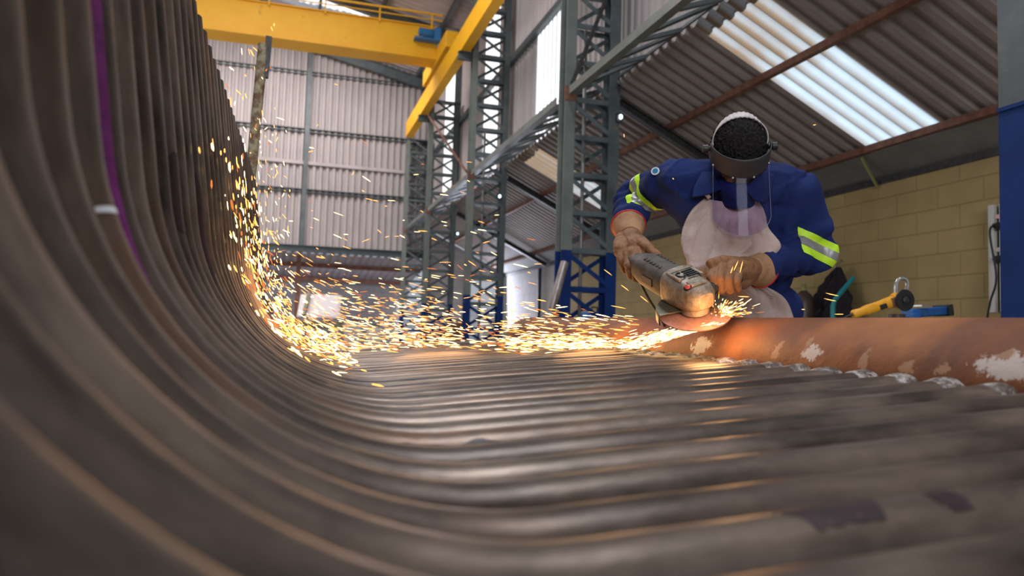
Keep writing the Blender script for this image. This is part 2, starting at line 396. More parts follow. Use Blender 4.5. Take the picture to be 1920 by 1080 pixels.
def bake(o):
    dg = bpy.context.evaluated_depsgraph_get(); dg.update()
    me = bpy.data.meshes.new_from_object(o.evaluated_get(dg)); old = o.data; o.modifiers.clear(); o.data = me
    bpy.data.meshes.remove(old); return o
def remesh(mb, name, m, voxel, smooth=4, parent=None, disp=None):
    o = mb.build(name, m, parent)
    r = o.modifiers.new('r', 'REMESH'); r.mode = 'VOXEL'; r.voxel_size = voxel
    s = o.modifiers.new('s', 'SMOOTH'); s.factor = .5; s.iterations = smooth
    bake(o); me = o.data
    if disp:
        nr = [v.normal.copy() for v in me.vertices]
        for v, n in zip(me.vertices, nr): v.co = v.co + n*disp(v.co, n)
    me.shade_smooth(); me.update(); return o
def corr(mb, o, U, V, N, wd, ln, pitch=.19, depth=.035, kind='trap', nv=1):
    """corrugated sheet: across U, ridges run along V"""
    o = Vector(o); U = Vector(U).normalized(); V = Vector(V).normalized(); N = Vector(N).normalized(); xs = []
    n = max(1, round(wd/pitch)); p = wd/n
    for i in range(n):
        if kind == 'trap': xs += [(i*p, 0), (i*p+p*.38, 0), (i*p+p*.5, depth), (i*p+p*.88, depth)]
        else: xs += [(i*p+p*k/8, depth*.5*(1-math.cos(2*PI*k/8))) for k in range(8)]
    xs.append((wd, 0)); m = len(xs); vs = []; fs = []
    for j in range(nv+1):
        for a, h in xs: vs.append(o+U*a+V*(ln*j/nv)+N*h)
    for j in range(nv):
        for i in range(m-1): fs.append((j*m+i, j*m+i+1, (j+1)*m+i+1, (j+1)*m+i))
    return mb.add(vs, fs)

# ================================================================ THE BUILDING
XC = 3.06                     # nave side of the column row
XW = 6.12                     # block wall of the lean-to
YB = 21.4                     # back wall
Y0 = -3.0
mb = MB(); mb.bb((-14, -8, -.2), (14, 32, 0)); struct(mb.build('floor', M['concrete']))
# back wall cladding with girts
wb = MB(); corr(wb, (-13, YB, 3.1), (1, 0, 0), (0, 0, 1), (0, -1, 0), 17, 7.5, .175, .065)
wall_back = struct(wb.build('wall_back', M['clad']))
PINV['wall_back'] = Matrix.Identity(4)
for z, h, mt in ((4.68, .09, 'steel_paint'), (6.33, .10, 'steel_paint'), (7.92, .09, 'steel_paint')):
    MB().bar((-12, YB-.08, z), (3.9, YB-.08, z), .10, h, section='C').build('girt', M[mt], wall_back)
MB().bar((-12, YB-.08, 5.5), (3.9, YB-.08, 5.42), .08, .09).build('girt', M['clad'], wall_back)
MB().bar((-12, YB-.10, 3.10), (3.9, YB-.10, 3.10), .2, .17, section='I').build('bottom_beam', M['steel_paint'], wall_back)
MB().bar((.38, YB-.1, 3.15), (.38, YB-.1, 9.6), .09, .12).build('post', M['steel_paint'], wall_back)
MB().bar((-5.2, YB-.1, 3.15), (-5.2, YB-.1, 9.6), .09, .12).build('post', M['steel_paint'], wall_back)
# low annexe behind the back wall
ax = MB(); corr(ax, (-13, YB+.1, 3.0), (1, 0, 0), (0, 4.4, -.42), (0, 0, 1), 17.0, 4.42, .21, .03)
ann = struct(ax.build('ceiling_annexe', M['nave_sheet'])); PINV['ceiling_annexe'] = Matrix.Identity(4)
for y, z in ((YB+1.5, 2.80), (YB+3.9, 2.56)):
    MB().bar((-12, y, z), (3.9, y, z), .08, .12).build('purlin', M['brown_steel'], ann)
mb = MB(); mb.bb((-13, 25.8, 0), (4, 26.0, 2.62)); struct(mb.build('wall_annexe', M['block_grey']))
mb = MB(); mb.bb((.28, YB+.5, 0), (.40, YB+.62, 3.0)); tag(mb.build('annexe_post', M['brown_steel']), 'brown steel post in the dark annexe below the cladding', 'post')
# nave roof
TN = math.tan(math.radians(12.2)); XR = -5.0
def nz_(x): return 8.12+(3.95-x)*TN
rf = MB(); dvec = Vector((-1, 0, TN))
SKN = [(9.5, 10.5), (14.0, 15.2), (18.3, 19.5)]
def nave_strip(mbx, ya, yb, xa, xb):
    corr(mbx, (xa, ya, nz_(xa)), (0, 1, 0), dvec, (0, 0, 1), yb-ya, (xa-xb)/math.cos(math.radians(12.2)), .21, .03)
y = Y0
for a, b in SKN:
    nave_strip(rf, y, a, 3.95, XR); nave_strip(rf, a, b, 3.95, 2.2); nave_strip(rf, a, b, -1.5, XR); y = b
nave_strip(rf, y, YB+.1, 3.95, XR)
# far slope beyond the ridge
corr(rf, (XR, Y0, nz_(XR)), (0, 1, 0), (-1, 0, -TN), (0, 0, 1), YB+.1-Y0, 9.2, .21, .03)
ceil = struct(rf.build('ceiling', M['nave_sheet'])); PINV['ceiling'] = Matrix.Identity(4)
for a, b in SKN:
    s_ = MB(); nave_strip(s_, a, b, 2.2, -1.5); s_.build('skylight_sheet', M['skylight_nave'], ceil)
for x in (3.3, 1.9, .5, -.9, -2.3, -3.7):
    MB().bar((x, 4, nz_(x)-.09), (x, YB, nz_(x)-.09), .07, .15, section='C').build('purlin', M['steel_paint'], ceil)
COLY = [2.63, 8.45, 13.3, 17.55, 21.1]
for y in COLY[2:]:
    MB().bar((3.75, y, nz_(3.75)-.28), (XR, y, nz_(XR)-.28), .16, .26, section='I').build('rafter', M['steel_paint'], ceil)
# left wall of the nave, out of the photo's view but closing the hall
mb = MB(); corr(mb, (-13, Y0+5, 0), (0, 1, 0), (0, 0, 1), (1, 0, 0), YB-Y0-5, 8.3, .21, .035); struct(mb.build('wall_left', M['clad']))

# nave side wall above the lean-to
XU = 3.88
PAN = [(10.25, 11.95, 4.0, 5.93), (14.35, 15.5, 4.0, 8.1), (18.5, 19.7, 4.6, 8.1)]
sw = MB(); y = Y0
def side(mbx, a, b, z0, z1): corr(mbx, (XU, a, z0), (0, 1, 0), (0, 0, 1), (-1, 0, 0), b-a, z1-z0, .19, .03)
for a, b, z0, z1 in PAN:
    side(sw, y, a, 3.9, 8.12)
    if z0 > 4: side(sw, a, b, 3.9, z0)
    if z1 < 8: side(sw, a, b, z1, 8.12)
    y = b
side(sw, y, YB, 3.9, 8.12)
wside = struct(sw.build('wall_right_upper', M['clad'])); PINV['wall_right_upper'] = Matrix.Identity(4)
for a, b, z0, z1 in PAN:
    s_ = MB(); side(s_, a, b, z0, z1); s_.build('translucent_sheet', M['window_sheet'], wside)
for z in (5.95, 7.6):
    MB().bar((XU-.07, 4, z), (XU-.07, YB, z), .09, .11).build('girt', M['steel_paint'], wside)

# lean-to roof
TL = .4877; ZL0 = 3.94; XL0 = 3.71; XL1 = 6.2
def lz(x): return ZL0-TL*(x-XL0)
LV = Vector((1, 0, -TL)); LLEN = (XL1-XL0)*math.sqrt(1+TL*TL)
SKL = [(5.55, 6.5), (11.5, 12.43)]
lr = MB(); y = Y0
for a, b in SKL:
    corr(lr, (XL0, y, lz(XL0)), (0, 1, 0), LV, (0, 0, 1), a-y, LLEN, .19, .05); y = b
corr(lr, (XL0, y, lz(XL0)), (0, 1, 0), LV, (0, 0, 1), YB-y, LLEN, .19, .05)
lroof = struct(lr.build('ceiling_side', M['roof_sheet'])); PINV['ceiling_side'] = Matrix.Identity(4)
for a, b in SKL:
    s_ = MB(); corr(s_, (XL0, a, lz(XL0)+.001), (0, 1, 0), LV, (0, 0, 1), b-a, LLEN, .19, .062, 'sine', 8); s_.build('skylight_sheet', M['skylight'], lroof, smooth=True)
for x in (4.475, 5.72):
    MB().bar((x, 1.0, lz(x)-.045), (x, YB, lz(x)-.045), .06, .07, section='L').build('purlin', M['brown_steel'], lroof)
for y in COLY[1:4]:
    MB().bar((3.8, y, lz(3.8)-.14), (6.05, y, lz(6.05)-.14), .10, .10, section='I').build('rafter', M['dark_steel'], lroof)
ep = MB(); ep.add([(5.78, 1.0, lz(5.78)-.05), (5.78, YB, lz(5.78)-.05), (6.14, YB, 2.70), (6.14, 1.0, 2.70),
                   (5.78, 1.0, lz(5.78)-.03), (5.78, YB, lz(5.78)-.03), (6.14, YB, 2.72), (6.14, 1.0, 2.72)],
                  [(0,1,2,3), (7,6,5,4), (0,4,5,1), (1,5,6,2), (2,6,7,3), (3,7,4,0)])
ep.build('eaves_plate', M['grey_plate'], lroof)
MB().bar((5.76, 6.6, lz(5.76)-.08), (6.10, 6.75, 2.60), .022, .022).build('eaves_strut', M['olive_yellow'], lroof)
# block wall
M['block_pale'] = block_mat('pale_grey_block', (.40, .38, .37), (.43, .41, .40), (.33, .31, .30), 'X', .52, .225)
mb = MB(); mb.bb((XW, 1.0, 0), (XW+.2, 16.6, 2.68)); struct(mb.build('wall_right', M['block_olive']))
mb = MB(); mb.bb((XW, 16.6, 0), (XW+.2, YB, 2.68)); struct(mb.build('wall_right_far', M['block_pale']))
mb = MB(); mb.bb((XW-.10, 18.0, 0), (XW-.02, 18.08, 2.62)); tag(mb.build('wall_post', M['dark_steel']), 'thin dark post against the pale block wall right of the open doorway', 'post')
mb = MB(); mb.bb((XW-.03, 1.0, 2.63), (XW, YB, 2.70)); struct(mb.build('trim_1', M['dark_steel']))
# end wall of the lean-to, with the open doorway
mb = MB()
mb.bb((3.9, YB, 0), (5.0, YB+.2, 2.68)); mb.bb((5.0, YB, 2.6), (6.1, YB+.2, 2.68))
mb.add([(3.72, YB, 2.68), (6.2, YB, 2.68), (3.72, YB, 3.9), (3.72, YB+.2, 2.68), (6.2, YB+.2, 2.68), (3.72, YB+.2, 3.9)], [(0,1,2), (5,4,3), (0,3,4,1), (1,4,5,2), (2,5,3,0)])
struct(mb.build('wall_end', M['block_grey']))
mb = MB(); mb.bb((4.94, YB-.04, 0), (5.0, YB+.24, 2.62)); mb.bb((6.04, YB-.04, 0), (6.1, YB+.24, 2.62)); mb.bb((4.94, YB-.04, 2.58), (6.1, YB+.24, 2.64))
struct(mb.build('door_1', M['steel_paint']))
mb = MB(); mb.bb((3.5, 25.0, 0), (9.5, 25.2, 1.95)); struct(mb.build('wall_outside', M['block_white']))

# ---------------------------------------------------------------- lattice columns
def lattice(Y, z1, label, blue=1.9, Xa=XC, wdt=.70, dp=.18, leg=.10):
    t = thing('lattice_column', label, 'steel column', (Xa+wdt/2, Y, 0), 'lattice columns along the side aisle')
    x0, x1 = Xa+leg/2, Xa+wdt-leg/2
    for x, sgn in ((x0, 1), (x1, -1)):
        for (za, zb, mt) in ((0, blue, 'blue_paint'), (blue, z1, 'steel_paint')):
            m_ = MB(); m_.bar((x, Y, za), (x, Y, zb), leg, dp, up=(0, 1, 0), section='I', t=.018)
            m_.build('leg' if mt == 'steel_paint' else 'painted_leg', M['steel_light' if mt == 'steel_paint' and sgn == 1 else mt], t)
    n = int(z1/.44); hh = z1/n
    for fy in (Y-dp/2+.02, Y+dp/2-.02):
        for (lo, hi, mt) in ((0, blue, 'blue_paint'), (blue, z1, 'steel_paint')):
            m_ = MB(); any_ = False
            for i in range(n):
                za = .1+i*hh; zm = za+hh/2
                if not (lo <= zm < hi): continue
                any_ = True
                m_.bar((x0, fy, za), (x1, fy, za), .02, .06, up=(0, 0, 1))
                if fy < Y: m_.bar((x0, fy-.01, za+hh-.03), (x1, fy-.01, za+.03), .012, .05)
                else: m_.bar((x0, fy+.01, za+.03), (x1, fy+.01, za+hh-.03), .012, .05)
            if any_: m_.build('lacing', M[mt], t)
    m_ = MB(); m_.box((Xa+wdt/2, Y, .01), (wdt+.1, dp+.15, .02)); m_.build('base_plate', M['blue_paint'], t)
    if z1 < 7:
        m_ = MB(); m_.box((Xa+wdt/2, Y, z1+.012), (wdt+.06, dp+.06, .024)); m_.build('cap_plate', M['steel_paint'], t)
    if z1 > 7: MB().tube([(Xa+wdt*.42, Y+.02, .02), (Xa+wdt*.42, Y+.02, 4.6)], .022, 10).build('conduit', M['silver'], t, smooth=True)
    m_ = MB(); m_.box((x0, Y-dp/2-.006, 3.76), (leg+.02, .014, .17)); m_.build('joint_plate', M['brown_steel'], t)
    return t
lattice(COLY[1], 8.1, 'tall grey lattice column with blue foot just left of the worker', 1.9, XC, .70, .22, .13)
lattice(COLY[2], 8.1, 'grey lattice column just left of the bright open doorway, second from the worker', 1.6)
lattice(COLY[3], 6.35, 'slimmer grey lattice column under the yellow crane runway, one bay before the last', 1.6)
lattice(COLY[4], 6.3, 'farthest lattice column standing in the corner against the corrugated back wall', 1.5)
for y, lb in ((COLY[3], 'grey roof column rising behind the crane lattice column'), (COLY[4], 'grey roof column in the far corner of the back wall')):
    m_ = MB(); m_.bar((3.80, y+.3, 3.9), (3.80, y+.3, 8.1), .14, .2, up=(0, 1, 0), section='I')
    tag(m_.build('roof_column', M['steel_paint']), lb, 'steel column')
# near column, right edge of the view
t = thing('plate_column', 'broad blue steel column, grey-green higher up, at the right edge by the switchboard', 'steel column', (3.2, 2.53, 0))
xa = XC+.0
for za, zb, mt in ((0, 1.94, 'blue_paint'), (1.94, 8.0, 'steel_paint')):
    m_ = MB(); m_.box((xa+.16, 2.40, (za+zb)/2), (.32, .02, zb-za)); m_.box((xa+.01, 2.53, (za+zb)/2), (.02, .24, zb-za)); m_.box((xa+.31, 2.53, (za+zb)/2), (.02, .24, zb-za))
    m_.build('painted_shaft' if za == 0 else 'shaft', M[mt], t, bevel=.003)
m_ = MB(); m_.box((xa-.004, 2.53, 1.945), (.008, .24, .018)); m_.build('weld_seam', M['blue_paint'], t)

# horizontal lattice girders between columns
GZ = 3.76
ys = [2.63]+COLY[1:]
labs = ['grey horizontal lattice girder above the worker, nearest bay', 'grey horizontal lattice girder between the tall column and the doorway column',
        'grey horizontal lattice girder in the third bay', 'grey horizontal lattice girder in the farthest bay by the back wall']
for i in range(4):
    a, b = ys[i]+.23, ys[i+1]-.23
    t = thing('lattice_girder', labs[i], 'girder', (XC+.35, (a+b)/2, GZ), 'horizontal lattice girders at aisle roof level')
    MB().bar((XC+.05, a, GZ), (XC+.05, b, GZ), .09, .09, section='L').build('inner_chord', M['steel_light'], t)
    MB().bar((XC+.615, a, 3.985), (XC+.615, b, 3.985), .025, .03).build('outer_chord', M['steel_paint'], t)
    n = max(3, round((b-a)/.75)); h = (b-a)/n; m_ = MB()
    for k in range(n):
        y0_, y1_ = a+k*h, a+(k+1)*h
        m_.bar((XC+.05, y0_, GZ), (XC+.60, y0_, 3.965), .065, .04)
        m_.bar((XC+.05, y1_, GZ+.02), (XC+.60, y0_+h*.12, 3.965), .05, .03)
    m_.build('lacing', M['steel_paint'], t)

def brace(p, q, lb, m='brown_steel', wd=.05):
    o = MB().bar(p, q, wd, wd*.9, section='L', t=.01).build('diagonal_brace', M[m]); tag(o, lb, 'brace'); return o
brace((3.00, 13.12, 3.78), (3.00, 17.2, 5.90), 'thin rust brown brace rising from doorway column joint to crane runway')
brace((XC+.06, 8.28, 3.86), (XC+.62, 8.28, 5.35), 'dark diagonal brace crossing the upper part of the tall near column', 'dark_steel', .045)

# small bright lamps on the column tops under the aisle roof
for (px, py, y, lb) in ((1164, 219, 8.30, 'tiny bright blue-white lamp on the tall near column'), (937, 368, 13.17, 'tiny bright lamp on the doorway column'),
                        (858, 438, 17.42, 'tiny bright lamp on the column under the crane runway')):
    v = W(px, py, 1)-CAM; p = CAM+v*((y-.02)/v.y)
    t = thing('bulkhead_lamp', lb, 'lamp', p, 'small lamps on the column row')
    m_ = MB(); m_.ell(p, (.022, .018, .030)); m_.build('lamp_glass', M['lamp_glow'], t, smooth=True)
    m_ = MB(); m_.box(p+Vector((0, .045, 0)), (.08, .05, .11)); m_.build('lamp_housing', M['dark_steel'], t, bevel=.004)

# ---------------------------------------------------------------- crane
t = thing('crane_runway', 'yellow crane runway beam running along the column heads to the back wall', 'crane rail', (2.92, 15, 5.9))
MB().bar((2.92, 9.5, 6.20), (2.92, 19.7, 6.20), .18, .40, section='C', t=.02).build('beam', M['yellow'], t)
MB().bar((2.92, 9.5, 6.425), (2.92, 19.7, 6.425), .05, .05).build('rail', M['dark_steel'], t)
for i in range(6):
    m_ = MB(); m_.box((2.93, 10.2+i*1.7, 6.20), (.15, .012, .36)); m_.build('stiffener', M['yellow'], t)
for y in COLY[2:4]:
    m_ = MB(); m_.bar((2.80, y, 5.93), (XC-.01, y, 5.93), .12, .14, section='I'); m_.build('bracket', M['steel_paint'], t)
t = thing('overhead_crane', 'yellow overhead travelling crane girder spanning the hall', 'crane', (0, 15.7, 6.5))
m_ = MB(); m_.bb((-9.4, 15.55, 6.64), (2.80, 15.57, 7.30)); m_.bb((-9.4, 16.0, 6.64), (2.80, 16.02, 7.30)); m_.bb((-9.4, 15.50, 7.30), (2.80, 16.07, 7.32)); m_.bb((-9.4, 15.50, 6.62), (2.80, 16.07, 6.64))
m_.build('girder', M['yellow'], t)
m_ = MB(); m_.bb((2.80, 14.5, 6.53), (3.04, 17.1, 6.86)); m_.build('end_carriage', M['yellow'], t, bevel=.01)
for y in (14.75, 16.85):
    m_ = MB(); m_.lathe([(.10, -.04), (.10, .04)], (2.92, y, 6.553), (1, 0, 0), 20); m_.build('wheel', M['dark_steel'], t, smooth=40)
m_ = MB(); m_.bar((-9.4, 15.48, 7.56), (2.9, 15.48, 7.56), .035, .035); m_.bar((-9.4, 15.48, 7.44), (2.9, 15.48, 7.44), .02, .02)
for i in range(12): m_.bar((-9.2+i*1.08, 15.49, 7.25), (-9.2+i*1.08, 15.49, 7.56), .03, .03, up=(0, 1, 0))
m_.build('handrail', M['yellow'], t)
mo = MB(); mo.lathe([(.055, 0), (.085, .02), (.085, .06), (.075, .08), (.085, .09), (.085, .30), (.06, .33)], (2.38, 15.3, 7.08), (1, 0, -.05), 20)
mo.box((2.76, 15.3, 7.04), (.13, .2, .26)); mo.box((2.56, 15.4, 6.96), (.5, .2, .04))
mo.build('drive_motor', M['blue_motor'], t, smooth=40)

# ================================================================ TUBE PANEL
dh = (RC @ Vector((-393, -55, F))).normalized()
dt = RC @ Vector((.963, .037, .265)); dt = (dt-dh*dt.dot(dh)).normalized()
wn = dt.cross(dh).normalized()
RT = .042; PIT = .10; NN0, NN1 = -17, 30
PR = Matrix((dt, dh, wn)).transposed()
PO = W(1890, 720, 1.235)-wn*RT
panel = thing('tube_panel', 'curved wall of brown steel boiler tubes welded side by side to a rusty header pipe', 'tube panel', PO, R=PR)
PM = Matrix.Translation(PO) @ PR.to_4x4(); PMI = PM.inverted()
XV = 1.31; RB = .40; AB = math.radians(87.5); ZT = .905
def path(off=0, x0=.0, top=ZT, n=22, start=0, zo=0):
    """the tube's centre line in the panel's x-z plane: flat, bend, upright"""
    pts = []; xb = -(XV-RB); ts = []
    for k in range(9): pts.append((x0+(xb-x0)*k/9, 0))
    for k in range(n+1):
        a = AB*k/n; pts.append((xb-RB*math.sin(a), RB-RB*math.cos(a)))
    ex, ez = pts[-1]; dx, dz = -math.cos(AB), math.sin(AB)
    L = (top-ez)/dz
    for k in range(1, 9): pts.append((ex+dx*L*k/8, ez+dz*L*k/8))
    return [Vector((x, 0, z)) for x, z in pts]
base = path()
tm = MB(); seg = 28
tm.sweep(base, [(RT*math.cos(2*PI*k/seg), RT*math.sin(2*PI*k/seg)) for k in range(seg)], True, True, (0, 1, 0))
tube_me = tm.mesh('tube'); tube_me.materials.append(M['tube']); tube_me.shade_smooth(); tube_me.set_sharp_from_angle(angle=.9)
fm = MB(); fm.sweep(base, [(.012, -.5*PIT+RT-.008), (.018, -.5*PIT+RT-.008), (.018, .5*PIT-RT+.008), (.012, .5*PIT-RT+.008)], True, True, (0, 1, 0))
fin_me = fm.mesh('fin'); fin_me.materials.append(M['fin'])
wm = MB(); wp = [(.0405, -.062), (.0440, -.056), (.0462, -.044), (.0470, -.032), (.0462, -.020), (.0435, -.008), (.038, .002), (.028, .008)]
wm.lathe(wp, (0, 0, 0), (1, 0, 0), 36)
for v in wm.v:
    q = noise.noise(v*60)*.0022+noise.noise(v*130)*.0012; rr_ = Vector((0, v.y, v.z)).normalized(); v += rr_*q
weld_me = wm.mesh('weld_collar'); weld_me.materials.append(M['weld']); weld_me.shade_smooth()
def link(name, me, parent, loc):
    o = bpy.data.objects.new(name, me); COL.objects.link(o); o.parent = parent; o.location = loc; return o
rj = random.Random(3); ZO = {}
for i in range(NN0, NN1+1):
    ZO[i] = rj.uniform(-.0025, .0025)
    o = link('boiler_tube', tube_me, panel, (0, i*PIT, ZO[i]))
    link('weld_collar', weld_me, panel, (rj.uniform(-.004, .004), i*PIT, 0)).rotation_euler = (rj.uniform(0, 6), 0, 0)
    if i < NN1: link('fin', fin_me, panel, (0, (i+.5)*PIT, 0))
# header
HR = .143; HX = .122
def loc(px, py, on):                                   # pixel -> panel-local point on x = on[0] or z = on[1] plane
    o = PMI @ CAM; d = (PMI.to_3x3() @ (W(px, py, 1)-CAM))
    ax = 0 if on[0] is not None else 2; val = on[0] if on[0] is not None else on[1]
    return o+d*((val-o[ax])/d[ax])
def on_header(px, py):
    o = PMI @ CAM; d = (PMI.to_3x3() @ (W(px, py, 1)-CAM)); ox, oz = o.x-HX, o.z
    A = d.x**2+d.z**2; B = 2*(ox*d.x+oz*d.z); C = ox*ox+oz*oz-HR*HR; q = B*B-4*A*C
    return o+d*((-B-math.sqrt(max(q, 0)))/(2*A))
SCUFFS = []
for px, py, r in ((1521, 661, (.06, .032, .02)), (1884, 688, (.07, .055, .022)), (1315, 648, (.05, .05, .03)), (1700, 689, (.04, .02, .012)),
                  (1765, 693, (.03, .018, .01)), (1515, 645, (.03, .008, .018)), (1455, 658, (.03, .014, .02)), (1620, 675, (.03, .012, .02)), (1883, 668, (.03, .014, .008))):
    c = on_header(px, py); big = px in (1521, 1884, 1315)
    SCUFFS.append((tuple(c), r, 3.2 if big else 5.0, (.55, .47, .42) if big else (.34, .19, .11)))
M['header'] = rust_header()
hm = MB(); seg = 56; y0h, y1h = NN0*PIT-.06, NN1*PIT+.12
def hp(y, r): return [Vector((HX+r*math.cos(2*PI*k/seg), y, r*math.sin(2*PI*k/seg))) for k in range(seg)]
rows = [hp(y0h, HR)]+[hp(y0h+(y1h-y0h)*i/30, HR) for i in range(1, 31)]+[hp(y1h+.03, HR*.93), hp(y1h+.055, HR*.6), hp(y1h+.065, .01)]
fs = []
for i in range(len(rows)-1):
    for k in range(seg): fs.append((i*seg+k, i*seg+(k+1) % seg, (i+1)*seg+(k+1) % seg, (i+1)*seg+k))
hm.add([p for r in rows for p in r], fs)
hd = hm.build('header_pipe', M['header'], panel, smooth=True, local=True); hd['label'] = 'rusty orange header pipe'
# paint marks on tubes
def patch_on_tube(n, s0, s1, a0, a1, m, name, jag=.1, seed=1):
    """s along the path in metres, angle around the tube (0 = towards the inside of the curve)"""
    P = base; cum = [0]
    for i in range(len(P)-1): cum.append(cum[-1]+(P[i+1]-P[i]).length)
    def at(s):
        for i in range(len(P)-1):
            if s <= cum[i+1]: k = (s-cum[i])/(cum[i+1]-cum[i]); return P[i].lerp(P[i+1], k), (P[i+1]-P[i]).normalized()
        return P[-1], (P[-1]-P[-2]).normalized()
    q = MB(); rr = random.Random(seed); ns = 26; na = 8; vs = []; fs = []
    for i in range(ns+1):
        u = i/ns; ja = jag*(noise.noise(Vector((u*5, seed, 0)))); jb = jag*(noise.noise(Vector((u*5, seed+9, 0))))
        tap = min(1, math.sin(PI*min(max(u, .02), .98))*2.6)
        mid = (a0+a1)/2; h = (a1-a0)/2*tap
        s = s0+(s1-s0)*u; p, T = at(s); nrm = Vector((0, 1, 0)).cross(T); nrm = -nrm if nrm.dot(Vector((1, 0, 1))) < 0 else nrm
        for j in range(na+1):
            a = (mid-h+ja)+(2*h+jb-ja)*j/na
            vs.append(p+(nrm*math.cos(a)+Vector((0, 1, 0))*math.sin(a))*(RT+.0007)+Vector((0, n*PIT, ZO[n])))
    for i in range(ns):
        for j in range(na): fs.append((i*(na+1)+j, i*(na+1)+j+1, (i+1)*(na+1)+j+1, (i+1)*(na+1)+j))
    q.add(vs, fs); return q.build(name, m, panel, smooth=True, local=True)
LBEND = (XV-RB)+RB*AB
patch_on_tube(-1, LBEND-.16, LBEND+.50, -.84, -.54, M['paint_purple'], 'paint_stripe', .05)
patch_on_tube(3, LBEND-.05, LBEND+.08, -1.1, .6, M['paint_dark'], 'paint_mark', .2, 4)
patch_on_tube(6, LBEND-.13, LBEND+.10, -1.0, -.1, M['paint_dark'], 'paint_mark', .1, 5)
patch_on_tube(-5, .685, .760, -.55, .75, M['paint_dark'], 'paint_mark', .16, 6)
patch_on_tube(-5, .615, .640, -.6, .15, M['paint_dark'], 'paint_mark', .15, 7)
patch_on_tube(0, .83, 1.0, -1.4, -.75, M['paint_dark'], 'paint_mark', .2, 8)
patch_on_tube(8, .80, .97, -1.3, -.5, M['paint_dark'], 'paint_mark', .2, 9)
patch_on_tube(-2, LBEND-.09, LBEND-.083, -.75, .25, M['chalk'], 'chalk_mark', .1, 10)
# legs that carry the panel off the floor
for (x, y) in ((HX, -.9), (HX, 2.6), (-.8, -.9), (-.8, 2.6)):
    top = PM @ Vector((x, y, -RT if x < 0 else -HR)); m_ = MB(); m_.bar((top.x, top.y, 0), (top.x, top.y, top.z+.01), .09, .09, up=(0, 1, 0), section='I'); m_.box((top.x, top.y, .006), (.2, .2, .012))
    m_.build('support_leg', M['brown_steel'], panel)
# propped post behind the far tubes
a = W(470, 330, 3.95); b = W(495, 72, 3.95)
t = thing('scaffold_post', 'flaking olive and rust steel post standing up behind the last tubes', 'post', (a.x, a.y, 0))
d_ = (b-a).normalized(); foot = a-d_*((a.z-.0)/d_.z)
m_ = MB(); m_.tube([foot, a, b-d_*.03], .027, 14); m_.build('post_tube', M['rust_post'], t, smooth=40)
m_ = MB(); m_.bar(b-d_*.20+D(.022, 0, .01), b+D(.022, 0, .01)+d_*.01, .03, .045, up=(0, 1, 0), section='L'); m_.build('angle_iron', M['dark_steel'], t)
# pipe leaning on the near column
a = W(1029, 600, 8.0); b = W(1059, 492, 8.2); d_ = (b-a).normalized(); foot = a-d_*(a.z/d_.z)
m_ = MB(); m_.tube([foot, b], .045, 18); tag(m_.build('leaning_pipe', M['pipe_grey'], smooth=40), 'scraped steel pipe leaning against foot of the tall near column', 'pipe')
#@@PART2
# ================================================================ THE WORKER
def lerp(a, b, t): return a+(b-a)*t
def catmull(P, n):
    out = []; m = len(P)
    for i in range(m-1):
        p0 = P[max(i-1, 0)]; p1 = P[i]; p2 = P[i+1]; p3 = P[min(i+2, m-1)]
        for k in range(n):
            t = k/n; out.append(.5*((2*p1)+(p2-p0)*t+(2*p0-5*p1+4*p2-p3)*t*t+(3*p1-p0-3*p2+p3)*t**3))
    out.append(P[-1]); return out
RS, LS = W(1266, 338, 2.50), W(1486, 360, 2.50)
RE, LE = W(1186, 372, 2.74), W(1527, 474, 2.54)
RWR, LWR = W(1180, 434, 2.50), W(1416, 505, 2.36)
NECK = W(1386, 338, 2.50)
HC = W(1384, 289, 2.40)
person = thing('person', 'worker in navy jacket, leather apron and clear face shield bending over the rusty pipe', 'person', (0, 0, 0))
hipc = W(1418, 628, 2.72)
CR = D(1, 0, 0); CR.z = 0; CR.normalize(); CF = Vector((-CR.y, CR.x, 0))    # right and away, level
person.location = (hipc.x, hipc.y, 0); PINV['person'] = Matrix.Translation(Vector((-hipc.x, -hipc.y, 0)))
# head frame: image right, face direction, crown direction
UH = D(-.10, .60, -.80).normalized()
FH = D(-.05, -.80, -.60); FH = (FH-UH*FH.dot(UH)).normalized(); RH = UH.cross(FH).normalized()
RH = -FH.cross(UH)*1
if RH.dot(D(1, 0, 0)) < 0: RH = -RH
HM = Matrix((RH, FH, UH)).transposed()*.94
def hd_(x, y, z): return HC+HM @ Vector((x, y, z))
legs = []
for s in (-1, 1):
    hip = hipc+CR*.095*s+Vector((0, 0, -.02)); knee = hip+CR*.05*s-CF*.0+Vector((0, 0, -.41)); ank = Vector((hip.x, hip.y, .10))+CR*.09*s+CF*.05
    legs.append((hip, knee, ank))
